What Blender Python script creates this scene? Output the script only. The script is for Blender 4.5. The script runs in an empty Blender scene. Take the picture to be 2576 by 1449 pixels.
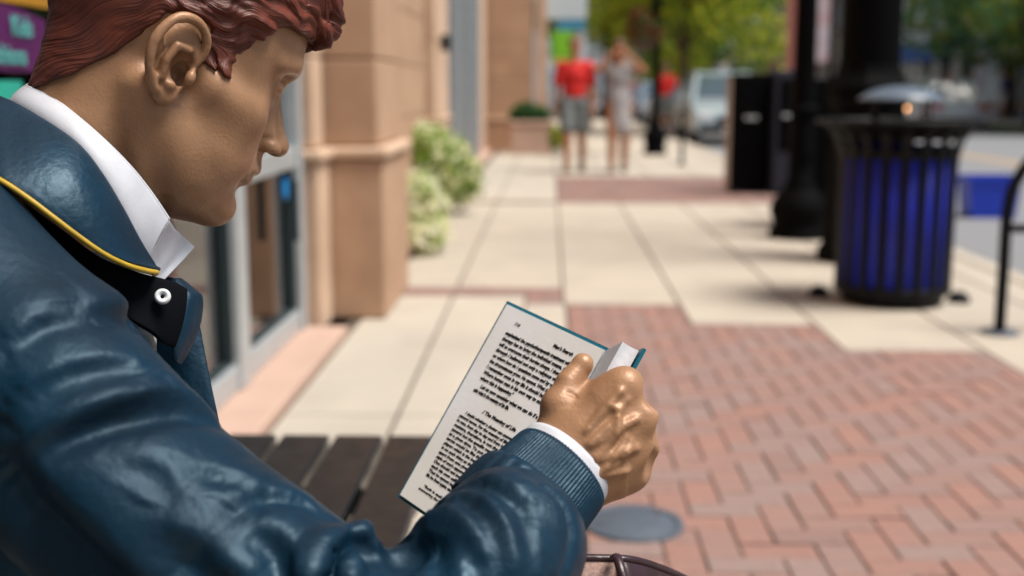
import bpy, bmesh, math, random
import numpy as np
from mathutils import Vector, Matrix
random.seed(7); rng = np.random.default_rng(7)
SC = bpy.context.scene
COL = SC.collection
R_ = math.radians

# ------------------------------------------------------------------ camera, sky, sun, exposure
cam_d = bpy.data.cameras.new('camera'); cam = bpy.data.objects.new('camera', cam_d); COL.objects.link(cam)
SC.camera = cam
cam.location = (0, 0, 1.15)
CAM_YAW, CAM_PITCH = 0.03188, 0.16645
cam.rotation_euler = (math.pi/2 - CAM_PITCH, 0, CAM_YAW)
cam_d.sensor_width = 36; cam_d.lens = 36*3000/2576
cam_d.clip_start = 0.05; cam_d.clip_end = 2000
cam_d.dof.use_dof = True; cam_d.dof.focus_distance = 0.905; cam_d.dof.aperture_fstop = 4.2
cam_d.dof.aperture_blades = 0

SUN_EL, SUN_AZ = R_(64), R_(108)          # azimuth measured from +Y towards +X
world = bpy.data.worlds.new('World'); SC.world = world; world.use_nodes = True
wn = world.node_tree.nodes; wl = world.node_tree.links
sky = wn.new('ShaderNodeTexSky'); sky.sky_type = 'NISHITA'; sky.sun_disc = False
sky.sun_elevation = SUN_EL; sky.sun_rotation = SUN_AZ
sky.air_density = 1.3; sky.dust_density = 2.5; sky.ozone_density = 1.0
wn['Background'].inputs['Strength'].default_value = 0.064
wl.new(sky.outputs[0], wn['Background'].inputs['Color'])
sun_d = bpy.data.lights.new('sun', 'SUN'); sun_d.energy = 3.8; sun_d.angle = R_(28); sun_d.color = (1, .95, .87)
sun = bpy.data.objects.new('sun', sun_d); COL.objects.link(sun)
sd = Vector((math.sin(SUN_AZ)*math.cos(SUN_EL), math.cos(SUN_AZ)*math.cos(SUN_EL), math.sin(SUN_EL)))
sun.rotation_euler = sd.to_track_quat('Z', 'Y').to_euler(); sun.location = sd*30
vs = SC.view_settings
vs.view_transform = 'Standard'; vs.look = 'None'; vs.exposure = 0.4; vs.gamma = 1; vs.use_curve_mapping = False
SC.render.engine = 'CYCLES'
cy = SC.cycles
cy.use_denoising = True; cy.max_bounces = 8; cy.diffuse_bounces = 3; cy.glossy_bounces = 3
cy.transmission_bounces = 6; cy.transparent_max_bounces = 12; cy.caustics_reflective = False; cy.caustics_refractive = False
cy.sample_clamp_indirect = 6; cy.use_adaptive_sampling = True; cy.adaptive_threshold = 0.02

# ------------------------------------------------------------------ view helper: a point seen at (u, v) of a 2576 x 1449 sheet, d metres deep
_f = 3000.0
_fw = np.array([-math.sin(CAM_YAW)*math.cos(CAM_PITCH), math.cos(CAM_YAW)*math.cos(CAM_PITCH), -math.sin(CAM_PITCH)])
_rt = np.array([math.cos(CAM_YAW), math.sin(CAM_YAW), 0]); _up = np.cross(_rt, _fw)
_C = np.array([0, 0, 1.15])
def at(u, v, d): return _C + d*(_fw + _rt*(u-1288)/_f - _up*(v-724.5)/_f)
def proj(p):
    q = np.asarray(p, float) - _C; d = q @ _fw
    return np.stack([1288+_f*(q@_rt)/d, 724.5-_f*(q@_up)/d, d], -1)

# ------------------------------------------------------------------ materials
def nodes(m): return m.node_tree.nodes, m.node_tree.links
def mat(name, col, rough=.6, metal=0, var=0, vscale=20, col2=None, bump=0, bscale=80, spec=.5, coat=0, detail=4, dist=.002, sheen=0, rvar=0):
    m = bpy.data.materials.new(name); m.use_nodes = True
    n, l = nodes(m); b = n['Principled BSDF']
    b.inputs['Base Color'].default_value = (*col, 1); b.inputs['Roughness'].default_value = rough
    b.inputs['Metallic'].default_value = metal; b.inputs['Specular IOR Level'].default_value = spec
    b.inputs['Coat Weight'].default_value = coat
    if sheen: b.inputs['Sheen Weight'].default_value = sheen
    tc = n.new('ShaderNodeTexCoord')
    if var or col2 or rvar:
        t = n.new('ShaderNodeTexNoise'); t.inputs['Scale'].default_value = vscale; t.inputs['Detail'].default_value = detail
        l.new(tc.outputs['Object'], t.inputs['Vector'])
        cr = n.new('ShaderNodeMapRange'); cr.inputs[1].default_value = .3; cr.inputs[2].default_value = .7
        l.new(t.outputs[0], cr.inputs[0])
        if var or col2:
            mx = n.new('ShaderNodeMix'); mx.data_type = 'RGBA'
            c2 = col2 if col2 else tuple(c*(1-var) for c in col)
            c1 = col if col2 else tuple(min(1, c*(1+var)) for c in col)
            mx.inputs[6].default_value = (*c1, 1); mx.inputs[7].default_value = (*c2, 1)
            l.new(cr.outputs[0], mx.inputs[0]); l.new(mx.outputs[2], b.inputs['Base Color'])
        if rvar:
            rr = n.new('ShaderNodeMapRange'); rr.inputs[1].default_value = .3; rr.inputs[2].default_value = .7
            rr.inputs[3].default_value = max(0, rough-rvar); rr.inputs[4].default_value = min(1, rough+rvar)
            l.new(t.outputs[0], rr.inputs[0]); l.new(rr.outputs[0], b.inputs['Roughness'])
    if bump:
        t2 = n.new('ShaderNodeTexNoise'); t2.inputs['Scale'].default_value = bscale; t2.inputs['Detail'].default_value = 5
        l.new(tc.outputs['Object'], t2.inputs['Vector'])
        bp = n.new('ShaderNodeBump'); bp.inputs['Strength'].default_value = bump; bp.inputs['Distance'].default_value = dist
        l.new(t2.outputs[0], bp.inputs['Height']); l.new(bp.outputs[0], b.inputs['Normal'])
    return m

# ------------------------------------------------------------------ object helpers
def props(o, label=None, cat=None, group=None, kind=None):
    if label: o['label'] = label
    if cat: o['category'] = cat
    if group: o['group'] = group
    if kind: o['kind'] = kind
    return o
def link(name, me, m=None, parent=None):
    o = bpy.data.objects.new(name, me); COL.objects.link(o)
    if m is not None and me is not None and len(me.materials) == 0: me.materials.append(m)
    if parent is not None: o.parent = parent
    return o
def empty(name, loc=(0, 0, 0), rz=0):
    o = bpy.data.objects.new(name, None); COL.objects.link(o); o.location = loc; o.rotation_euler = (0, 0, rz); o.empty_display_size = .05
    return o
def pymesh(name, v, f, m=None, parent=None, smooth=False):
    me = bpy.data.meshes.new(name); me.from_pydata([tuple(map(float, p)) for p in v], [], [tuple(map(int, q)) for q in f]); me.update()
    if smooth: me.polygons.foreach_set('use_smooth', [True]*len(me.polygons))
    return link(name, me, m, parent)
def bmobj(name, bm, m=None, parent=None, smooth=False):
    me = bpy.data.meshes.new(name); bm.normal_update(); bm.to_mesh(me); bm.free()
    if smooth: me.polygons.foreach_set('use_smooth', [True]*len(me.polygons))
    return link(name, me, m, parent)
def add_box(bm, lo, hi, bev=0, rot=None, piv=None):
    r = bmesh.ops.create_cube(bm, size=1); vv = r['verts']
    lo = Vector(lo); hi = Vector(hi); c = (lo+hi)/2; s = hi-lo
    for v in vv: v.co = Vector((v.co.x*s.x, v.co.y*s.y, v.co.z*s.z))+c
    if bev:
        ee = list({e for v in vv for e in v.link_edges})
        bmesh.ops.bevel(bm, geom=ee, offset=bev, segments=2, affect='EDGES', profile=.5)
    if rot is not None: bmesh.ops.rotate(bm, verts=[v for v in vv if v.is_valid], cent=piv or c, matrix=rot)
def box(name, lo, hi, m, parent=None, bev=0):
    bm = bmesh.new(); add_box(bm, lo, hi, bev); return bmobj(name, bm, m, parent)
def lathe_mesh(prof, n=24, squash=None):
    v = []; f = []
    for r, z in prof:
        for k in range(n):
            a = 2*math.pi*k/n; v.append((r*math.cos(a), r*math.sin(a), z))
    for i in range(len(prof)-1):
        for k in range(n):
            k2 = (k+1) % n; f.append((i*n+k, i*n+k2, (i+1)*n+k2, (i+1)*n+k))
    return v, f
def lathe(name, prof, m, parent=None, n=24, loc=(0, 0, 0), smooth=True):
    v, f = lathe_mesh(prof, n); v = [(a+loc[0], b+loc[1], c+loc[2]) for a, b, c in v]
    return pymesh(name, v, f, m, parent, smooth)
def catmull(P, n):
    P = np.asarray(P, float); m = len(P)
    t = np.linspace(0, m-1, n); i = np.clip(t.astype(int), 0, m-2); f = (t-i)[:, None]
    p0 = P[np.clip(i-1, 0, m-1)]; p1 = P[i]; p2 = P[i+1]; p3 = P[np.clip(i+2, 0, m-1)]
    return .5*((2*p1)+(-p0+p2)*f+(2*p0-5*p1+4*p2-p3)*f**2+(-p0+3*p1-3*p2+p3)*f**3)
def tube_mesh(path, rad, n=10, cap=True, flat=1.0, up=(0, 0, 1)):
    P = np.asarray(path, float); k = len(P); rad = np.broadcast_to(np.asarray(rad, float), (k,))
    T = np.gradient(P, axis=0); T /= np.linalg.norm(T, axis=1)[:, None]+1e-12
    u0 = np.asarray(up, float); v = []; f = []
    a = np.cross(T[0], u0)
    if np.linalg.norm(a) < 1e-3: a = np.cross(T[0], (1, 0, .3))
    a /= np.linalg.norm(a)
    for i in range(k):
        a = a-T[i]*(a@T[i]); a /= np.linalg.norm(a); b = np.cross(T[i], a)
        for j in range(n):
            q = 2*math.pi*j/n; v.append(P[i]+rad[i]*(math.cos(q)*a+flat*math.sin(q)*b))
    for i in range(k-1):
        for j in range(n):
            j2 = (j+1) % n; f.append((i*n+j, i*n+j2, (i+1)*n+j2, (i+1)*n+j))
    if cap: f.append(tuple(range(n))[::-1]); f.append(tuple((k-1)*n+j for j in range(n)))
    return v, f
def tube(name, path, rad, m, parent=None, n=10, flat=1.0, up=(0, 0, 1)):
    v, f = tube_mesh(path, rad, n, True, flat, up); return pymesh(name, v, f, m, parent, True)

# ------------------------------------------------------------------ sculpting: smooth blends on a grid, then surface nets
class Vol:
    def __init__(s, lo, hi, h):
        s.lo = np.array(lo, float); s.h = h; s.n = np.ceil((np.array(hi)-s.lo)/h).astype(int)+1
        s.F = np.full(s.n, 60.0, np.float32)
        s.ax = [s.lo[i]+h*np.arange(s.n[i]) for i in range(3)]
    def blk(s, lo, hi):
        a = np.clip(np.floor((np.array(lo)-s.lo)/s.h).astype(int), 0, s.n); b = np.clip(np.ceil((np.array(hi)-s.lo)/s.h).astype(int)+1, 0, s.n)
        sl = tuple(slice(a[i], b[i]) for i in range(3))
        return sl, s.ax[0][sl[0]][:, None, None].astype(np.float32), s.ax[1][sl[1]][None, :, None].astype(np.float32), s.ax[2][sl[2]][None, None, :].astype(np.float32)
    def mix(s, sl, d, k, op):
        F = s.F[sl]
        if op == 'sub': F = -F; 
        hh = np.maximum(k-np.abs(F-d), 0)/max(k, 1e-6)
        r = np.minimum(F, d)-hh*hh*k*.25
        s.F[sl] = -r if op == 'sub' else r
    def ell(s, c, r, k=6, op='add', sym=False, rot=None):
        c = np.array(c, float); r = np.array(r, float); g = max(r)+k+8*s.h
        lo = c-g; hi = c+g
        if rot is None: lo = c-r-k-6*s.h; hi = c+r+k+6*s.h
        if sym: lo[1] = -hi[1]
        sl, x, y, z = s.blk(lo, hi)
        if sym: y = np.abs(y)
        x = x-c[0]; y = y-c[1]; z = z-c[2]
        if rot is not None:
            x, y, z = (rot[0][i]*x+rot[1][i]*y+rot[2][i]*z for i in range(3))
        k0 = np.sqrt((x/r[0])**2+(y/r[1])**2+(z/r[2])**2); k1 = np.sqrt((x/r[0]**2)**2+(y/r[1]**2)**2+(z/r[2]**2)**2)+1e-6
        s.mix(sl, k0*(k0-1)/k1, k, op)
    def tub(s, P, rad, k=6, op='add', sym=False):
        P = np.asarray(P, float); rad = np.broadcast_to(np.asarray(rad, float), (len(P),))
        g = rad.max()+k+4*s.h; lo = P.min(0)-g; hi = P.max(0)+g
        if sym: lo[1] = -hi[1]
        sl, x, y, z = s.blk(lo, hi)
        if 0 in s.F[sl].shape: return
        if sym: y = np.abs(y)
        D = None
        for i in range(len(P)-1):
            a, b = P[i], P[i+1]; ab = b-a; L = ab@ab+1e-9
            t = np.clip(((x-a[0])*ab[0]+(y-a[1])*ab[1]+(z-a[2])*ab[2])/L, 0, 1)
            d = np.sqrt((x-a[0]-t*ab[0])**2+(y-a[1]-t*ab[1])**2+(z-a[2]-t*ab[2])**2)-(rad[i]+(rad[i+1]-rad[i])*t)
            D = d if D is None else np.minimum(D, d)
        s.mix(sl, D, k, op)
    def sample(s, p):
        q = (np.asarray(p)-s.lo)/s.h; i = np.clip(np.floor(q).astype(int), 0, s.n-2); f = q-i
        r = 0
        for dx in (0, 1):
            for dy in (0, 1):
                for dz in (0, 1):
                    w = (f[..., 0] if dx else 1-f[..., 0])*(f[..., 1] if dy else 1-f[..., 1])*(f[..., 2] if dz else 1-f[..., 2])
                    r = r+w*s.F[i[..., 0]+dx, i[..., 1]+dy, i[..., 2]+dz]
        return r
    def hit(s, o, d, t0, t1, step=None):      # first surface along a ray
        step = step or s.h*.5; t = np.arange(t0, t1, step); P = np.asarray(o)+t[:, None]*np.asarray(d)
        ok = np.all((P > s.lo) & (P < s.lo+s.h*(s.n-1)), 1); v = np.where(ok, s.sample(np.clip(P, s.lo, s.lo+s.h*(s.n-1.001))), 1)
        w = np.nonzero(v < 0)[0]
        return P[w[0]] if len(w) else None
    def nets(s):
        F = s.F; S = F < 0
        c = [S[i:S.shape[0]-1+i, j:S.shape[1]-1+j, k:S.shape[2]-1+k] for i in (0, 1) for j in (0, 1) for k in (0, 1)]
        cnt = sum(q.astype(np.int8) for q in c)
        act = np.argwhere((cnt > 0) & (cnt < 8)); N = len(act)
        idx = np.full(cnt.shape, -1, np.int32); idx[act[:, 0], act[:, 1], act[:, 2]] = np.arange(N)
        off = np.array([(i, j, k) for i in (0, 1) for j in (0, 1) for k in (0, 1)])
        V = np.stack([F[act[:, 0]+o[0], act[:, 1]+o[1], act[:, 2]+o[2]] for o in off], 1)
        acc = np.zeros((N, 3)); num = np.zeros(N)
        for a in range(8):
            for b in range(a+1, 8):
                if np.abs(off[a]-off[b]).sum() == 1:
                    m = (V[:, a] < 0) != (V[:, b] < 0); t = V[m, a]/(V[m, a]-V[m, b])
                    acc[m] += off[a]+t[:, None]*(off[b]-off[a]); num[m] += 1
        P = s.lo+s.h*(act+acc/num[:, None])
        Q = []
        for ax in range(3):
            u, v = (ax+1) % 3, (ax+2) % 3
            s0 = [slice(1, -1)]*3; s1 = [slice(1, -1)]*3; s0[ax] = slice(0, -1); s1[ax] = slice(1, None)
            A, B = S[tuple(s0)], S[tuple(s1)]
            e = np.argwhere(A != B); base = e.copy(); base[:, u] += 1; base[:, v] += 1
            fl = A[e[:, 0], e[:, 1], e[:, 2]]
            du = np.zeros(3, int); du[u] = 1; dv = np.zeros(3, int); dv[v] = 1
            g = lambda q: idx[q[:, 0], q[:, 1], q[:, 2]]
            q = np.stack([g(base-du-dv), g(base-dv), g(base), g(base-du)], 1)
            q[~fl] = q[~fl][:, ::-1]; Q.append(q)
        Q = np.concatenate(Q); Q = Q[(Q >= 0).all(1)]
        return P, Q
def relax(P, Q, it=1, lam=.5):
    E = np.concatenate([Q[:, [0, 1]], Q[:, [1, 2]], Q[:, [2, 3]], Q[:, [3, 0]]]); P = P.copy()
    cnt = np.bincount(E[:, 0], minlength=len(P))+np.bincount(E[:, 1], minlength=len(P))
    for _ in range(it):
        A = np.zeros_like(P)
        for k in range(3):
            A[:, k] = np.bincount(E[:, 0], P[E[:, 1], k], len(P))+np.bincount(E[:, 1], P[E[:, 0], k], len(P))
        P += lam*(A/np.maximum(cnt, 1)[:, None]-P)
    return P
def npmesh(name, P, Q, m=None, parent=None, attrs=None):
    me = bpy.data.meshes.new(name); me.vertices.add(len(P)); me.vertices.foreach_set('co', np.asarray(P, np.float32).ravel())
    me.loops.add(Q.size); me.loops.foreach_set('vertex_index', Q.astype(np.int32).ravel())
    me.polygons.add(len(Q)); me.polygons.foreach_set('loop_start', np.arange(0, Q.size, Q.shape[1], dtype=np.int32))
    me.update(calc_edges=True); me.polygons.foreach_set('use_smooth', np.ones(len(Q), bool))
    for k, a in (attrs or {}).items():
        t = me.attributes.new(k, 'FLOAT', 'POINT'); t.data.foreach_set('value', np.asarray(a, np.float32))
    me.validate(); me.update()
    return link(name, me, m, parent)
def sheet(name, A, B, m, parent, thick=.003, n=40, k=10, bulge=0, dirn=None, mid=None, sub=True):
    """a cloth panel between two edge curves (and an optional middle one), with real thickness"""
    a = catmull(A, n); b = catmull(B, n); c = catmull(mid, n) if mid is not None else None
    V = []
    dn = np.asarray(dirn if dirn is not None else -_fw)
    for j in range(k+1):
        t = j/k
        if c is None: r = a*(1-t)+b*t+dn*bulge*4*t*(1-t)
        else: r = a*(1-t)*(1-2*t)+c*4*t*(1-t)+b*t*(2*t-1)
        V.append(r)
    V = np.concatenate(V); F = [(j*n+i, j*n+i+1, (j+1)*n+i+1, (j+1)*n+i) for j in range(k) for i in range(n-1)]
    o = pymesh(name, V, F, m, parent, True)
    so = o.modifiers.new('solid', 'SOLIDIFY'); so.thickness = thick; so.offset = 0
    bv = o.modifiers.new('bev', 'BEVEL'); bv.width = thick*.35; bv.segments = 2; bv.limit_method = 'ANGLE'; bv.angle_limit = R_(50)
    return o
def pose(P, O, R): return (np.asarray(P)@R.T)*.001+O
def rotz(a): return np.array([[math.cos(a), -math.sin(a), 0], [math.sin(a), math.cos(a), 0], [0, 0, 1]])
def roty(a): return np.array([[math.cos(a), 0, math.sin(a)], [0, 1, 0], [-math.sin(a), 0, math.cos(a)]])
def fbm(P, scale, seed=0, oct=3):
    """cheap smooth value made of sines, for uneven surfaces"""
    r = np.random.default_rng(seed); v = 0; a = 1
    for o in range(oct):
        for _ in range(4):
            w = r.normal(size=3); w /= np.linalg.norm(w); ph = r.uniform(0, 6.28)
            v = v+a*np.sin(P@w*(6.283/scale)*2**o+ph)
        a *= .5
    return v/6
# ================================================================== the statue
M_skin = mat('bronze skin paint', (.50, .280, .155), .43, metal=.15, col2=(.30, .155, .080), vscale=15, bump=.26, bscale=420, dist=.0012, rvar=.1)
M_white = mat('white painted cloth', (.58, .60, .66), .55, var=.05, vscale=60, bump=.25, bscale=500, dist=.0006)
M_blue = mat('blue painted jacket', (.0022, .024, .050), .48, col2=(.0007, .0080, .019), vscale=13, bump=.26, bscale=150, dist=.0028, rvar=.10, spec=.45)
M_blue.node_tree.nodes['Principled BSDF'].inputs['Specular Tint'].default_value = (.55, .80, 1, 1)
M_dark = mat('dark navy facing', (.0015, .002, .004), .8, bump=.2, bscale=300, dist=.001, spec=.1)
M_piping = mat('yellow piping', (.52, .34, .03), .5, var=.1, vscale=90)
statue = empty('bronze_statue', (-.40, .95, 0))
props(statue, 'painted bronze statue of a seated young man in a blue jacket reading a book', 'statue')
def own(o):                                     # parent to the statue, keeping world coordinates in the mesh
    o.parent = statue; o.matrix_parent_inverse = Matrix.Translation((.40, -.95, 0)); return o

HO = np.array([-0.3084, 0.9427, 1.1637]); HR = rotz(.537)@roty(.447)      # head frame: x forward, y left, z up, in mm
v = Vol((-112, -96, -150), (130, 96, 142), 1.5)
def skull(v):
    v.ell((-2, 0, 50), (97, 74, 82), 1)
    v.ell((54, 0, 58), (42, 58, 46), 18)
    v.ell((46, 0, -8), (46, 57, 66), 16)
skull(v)
v.ell((30, 32, -34), (46, 34, 54), 14, sym=True)
v.ell((50, 34, -40), (36, 25, 40), 16, sym=True)
v.ell((38, 0, -80), (52, 38, 25), 16)
v.tub([(4, 53, -34), (38, 43, -72), (80, 14, -82)], (15, 15, 13), 16, sym=True)
v.ell((80, 0, -80), (16, 20, 15), 10)
v.ell((70, 0, -46), (31, 38, 30), 12)
v.tub([(62, 50, -4), (30, 63, 0)], (12, 10), 26, sym=True)
v.ell((42, 42, 34), (24, 23, 26), 16, sym=True)
# neck and its muscle
v.ell((-24, 0, -10), (54, 52, 60), 20)
v.tub([(-24, 0, -20), (-30, 0, -150)], 53, 14)
v.tub([(-16, 57, -22), (8, 44, -80), (30, 26, -140)], (13, 12, 11), 14, sym=True)
# brow, sockets, eyes
v.tub([(94, 4, 43), (92.5, 18, 45), (87, 34, 46.5), (72, 50, 40)], (6.5, 7.4, 7.6, 6), 9, sym=True)
v.ell((98, 29, 27), (20, 15, 12), 4.5, op='sub', sym=True)
v.ell((92, 37, 28.5), (13, 13, 9), 4, op='sub', sym=True)
v.ell((75.5, 31, 24), (13, 14, 13), 3, sym=True)
v.tub([(85, 18, 31), (87.5, 29, 31.5), (82, 42, 30.5)], (1.6, 1.8, 1.4), 2, op='sub', sym=True)
v.tub([(85, 19, 19.6), (88, 30, 18.4), (82.5, 42.5, 20)], (1.3, 1.6, 1.3), 1.5, op='sub', sym=True)
# nose
v.tub([(88, 0, 30), (93.5, 0, 18), (103, 0, 0), (111, 0, -13)], (7, 6.5, 7.5, 9), 8)
v.tub([(88, 9, 12), (97, 12, -10)], (6, 7), 9, sym=True)
v.ell((112, 0, -15), (9.5, 9.5, 8.5), 4)
v.ell((102, 13, -19), (10.5, 7, 7.5), 5, sym=True)
v.ell((106.5, 10.5, -25.5), (8.5, 6, 5.2), 2, op='sub', sym=True)
v.tub([(101, 20.5, -12), (93, 20, -17), (93, 19, -25)], 1.5, 4, op='sub', sym=True)
# mouth, lips, chin hollow
v.tub([(96, 0, -28), (98.5, 0, -38)], (7, 7.5), 8)
v.tub([(100, 0, -41), (95, 13, -43), (88, 23, -45.5)], (6.2, 5.2, 3), 5, sym=True)
v.tub([(97, 0, -52.5), (93, 12, -52), (87, 22, -47.5)], (6.0, 5, 3), 5, sym=True)
v.tub([(106, 0, -46.5), (101, 13, -46.8), (93, 24, -46.5)], (2.0, 1.8, 1.4), 2.5, op='sub', sym=True)
v.tub([(104, 0, -65), (98, 15, -63), (90, 26, -58)], (8, 6, 4), 8, op='sub', sym=True)
v.tub([(96, 23, -23), (93, 31, -38), (86, 36, -56)], (2.2, 2.5, 2), 7, op='sub', sym=True)
v.ell((86, 0, -80), (12.5, 17, 13), 7)
# ears
er = np.array([(1, 0, 0), (0, 1, 0), (0, 0, 1)], float)
v.ell((-7, 74, 4), (17, 6, 31), 5, sym=True)
hel = catmull([(6, 75, 2), (10.5, 77, 16), (7, 80, 28), (-5, 84, 35), (-18, 87, 31), (-26, 88, 16), (-26.5, 87, 2), (-22, 85, -11), (-13, 81, -22)], 30)
v.tub(hel, np.interp(np.linspace(0, 1, 30), [0, .15, .5, .8, 1], [2, 3.3, 4.2, 4, 3.5]), 2.5, sym=True)
v.tub([(-24, 84, 10), (-22, 78, 0), (-16, 74, -14)], 4.5, 5, sym=True)
v.ell((-4, 76, -22), (8.5, 4.5, 8.5), 5, sym=True)
v.ell((-1, 82, 3), (9, 12, 12), 3, op='sub', sym=True)
v.ell((1, 74, -5), (6.5, 16, 8), 3, op='sub', sym=True)
v.ell((-3, 86, 23), (8, 8, 7), 4, op='sub', sym=True)
v.tub([(-17, 87, 24), (-21, 88, 8), (-18, 86, -8)], (2.5, 2.8, 2.2), 3, op='sub', sym=True)
v.tub([(-1, 80, 14), (-11, 84, 13), (-14, 84, 0), (-12, 82, -12)], (3, 3.4, 3.4, 3), 3, sym=True)
v.ell((8, 77, -4), (4.2, 4.5, 6.5), 3, sym=True)
v.ell((-4, 80, -15), (4.5, 4, 3.8), 3, sym=True)
P, Q = v.nets(); P = relax(P, Q, 2, .4)
P = P + 0
head_field = v
own(npmesh('head', pose(P, HO, HR), Q, M_skin))

# ------------------------------------------------------------------ hair: one sculpted mass with combed grooves
def poly_sd(x, z, poly):
    p = np.array(poly, float); q = np.roll(p, -1, 0)
    D = np.full(np.broadcast(x, z).shape, 1e9); ins = np.zeros(D.shape, bool)
    for a, b in zip(p, q):
        e = b-a; t = np.clip(((x-a[0])*e[0]+(z-a[1])*e[1])/(e@e+1e-9), 0, 1)
        D = np.minimum(D, (x-a[0]-t*e[0])**2+(z-a[1]-t*e[1])**2)
        c = (a[1] <= z) != (b[1] <= z)
        xi = a[0]+(z-a[1])*(b[0]-a[0])/((b[1]-a[1]) if abs(b[1]-a[1]) > 1e-9 else 1e-9)
        ins ^= c & (x < xi)
    D = np.sqrt(D); return np.where(ins, -D, D)
hv = Vol((-116, -92, -66), (136, 92, 150), 1.4)
skull(hv)
hv.ell((30, 32, -34), (42, 32, 52), 14, sym=True)
hv.ell((-24, 0, -10), (54, 52, 60), 20); hv.tub([(-24, 0, -20), (-30, 0, -150)], 53, 14)
hv.tub([(64, 53, 2), (30, 66, 4)], (12, 9), 16, sym=True)
hv.ell((50, 34, -40), (36, 25, 40), 16, sym=True)
X, Y, Z = hv.ax[0][:, None, None], hv.ax[1][None, :, None], hv.ax[2][None, None, :]
thick = 3.0+3.5*np.clip((X+40)/60, 0, 1)*np.clip((Z-25)/30, 0, 1)+5*np.clip((Z-60)/50, 0, 1)
base = hv.F-thick
hair_poly = [(-130, -60), (-84, -58), (-61, -33), (-42, -7), (-30, 18), (-24, 33), (-8, 41), (7, 37), (11, 28), (11.5, 12), (36, 9), (38.5, 24), (43, 44), (53, 60), (66, 67), (82, 69), (99, 72), (140, 74), (140, 160), (-130, 160)]
sdp = poly_sd(X[:, :, :], Z, hair_poly)
k = 2.5; hh = np.maximum(k-np.abs(base-sdp), 0)/k
hv.F = (np.maximum(base, sdp)+hh*hh*k*.25).astype(np.float32)
# the quiff thrown forward over the forehead, in rolled locks
hv.ell((82, 0, 96), (25, 48, 23), 10)
hv.ell((66, 0, 108), (36, 58, 25), 14)
for yy, s in ((-34, 1), (-14, .6), (8, 1.1), (30, .8)):
    for off, rr in ((0, 8.5), (11, 9.5), (22, 9)):
        pts = catmull([(56, yy*1.15, 104+off*.6), (80, yy*1.1, 112+off*.3-off*.1), (96+off*.15, yy, 108-off*.2), (103+s*3, yy+4, 94-off*.35), (102, yy+7, 82-off*.08), (98, yy+9, 77)], 14)
        hv.tub(pts, np.linspace(rr, rr*.62, 14), 4)
for yy in (-40, -22, 0, 20):
    pts = catmull([(84, yy, 84), (95, yy-2, 84), (102, yy+1, 79), (106, yy+6, 74), (103, yy+9, 71)], 10)
    hv.tub(pts, np.linspace(6, 4, 10), 3)
# long waved locks over the temple and side
for i, (z0, ph) in enumerate(((50, 0), (60, .9), (71, 1.7), (84, 2.4), (98, 3.3), (112, 4.0))):
    xs = np.linspace(76-i*1.0, -30-i*6, 26); zz = z0+6*np.sin(xs/15+ph)+(xs-20)*.10*(1-.12*i)
    yy = []
    for xx, z_ in zip(xs, zz):
        t = np.linspace(90, 20, 71); q = np.stack([np.full(71, xx), t, np.full(71, z_)], 1)
        w = np.nonzero(hv.sample(q) < 0)[0]; yy.append(t[w[0]] if len(w) else 20)
    pts = np.stack([xs, np.array(yy)-1.5, zz], 1)
    hv.tub(pts, 4.6*np.sin(np.linspace(.35, 2.8, 26))+1.2, 3.5, sym=True)
# grooves: strands of uneven width that run along the comb direction
def flow(x, y, z):
    a = np.abs(y)
    side = z-.10*x+6.0*np.sin(x/15+.03*z)+2*np.sin(x/6.3+z/9)+.12*a
    backw = z*.62-.78*x+3*np.sin(z/9+x/17)
    burn = x*.80+z*.62+2*np.sin(z/8)
    front = z+.5*y+4*np.sin(x/9+y/12)+.35*x
    wb = np.clip((-18-x)/25, 0, 1)*np.clip((75-z)/25, 0, 1)
    wf = np.clip((x-72)/16, 0, 1); ws = np.clip((30-z)/10, 0, 1)*np.clip((x-5)/6, 0, 1)
    return side*(1-wb)*(1-wf)*(1-ws)+backw*wb+front*wf*(1-ws)+burn*ws, wb
s_, wb_ = flow(X, Y, Z)
G = np.stack(np.broadcast_arrays(X, Y, Z), -1).reshape(-1, 3)
wob = fbm(G, 42, 3, 2).reshape(s_.shape); wob2 = fbm(G, 25, 9, 2).reshape(s_.shape)
rs = np.random.default_rng(5); strands = 0
for per in (17, 13, 9.5, 7.3, 5.6, 4.4):
    strands = strands+per**.75*np.sin(6.283*(s_+7*wob*rs.uniform(.6, 1.4))/per+3.0*wob2*rs.uniform(-1, 1)+rs.uniform(0, 6.28))
strands /= 11.0
hv.F = (hv.F+(.95-.72*wb_)*1.15*np.clip(strands, -1.2, 1.4)).astype(np.float32)
P, Q = hv.nets(); P = relax(P, Q, 1, .3)
fl, wb_ = flow(P[:, 0], P[:, 1], P[:, 2])
M_hair = mat('auburn painted hair', (.170, .038, .019), .44, col2=(.075, .016, .009), vscale=30, rvar=.08)
n, l = nodes(M_hair)
a1 = n.new('ShaderNodeAttribute'); a1.attribute_name = 'flow'; a2 = n.new('ShaderNodeAttribute'); a2.attribute_name = 'along'
cx3 = n.new('ShaderNodeCombineXYZ'); l.new(a1.outputs['Fac'], cx3.inputs[0]); l.new(a2.outputs['Fac'], cx3.inputs[1])
vm = n.new('ShaderNodeVectorMath'); vm.operation = 'MULTIPLY'; vm.inputs[1].default_value = (.55, .045, 1); l.new(cx3.outputs[0], vm.inputs[0])
nz = n.new('ShaderNodeTexNoise'); nz.inputs['Scale'].default_value = 1; nz.inputs['Detail'].default_value = 3; l.new(vm.outputs[0], nz.inputs['Vector'])
bp = n.new('ShaderNodeBump'); bp.inputs['Strength'].default_value = .8; bp.inputs['Distance'].default_value = .0022
l.new(nz.outputs[0], bp.inputs['Height']); l.new(bp.outputs[0], n['Principled BSDF'].inputs['Normal'])
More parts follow.
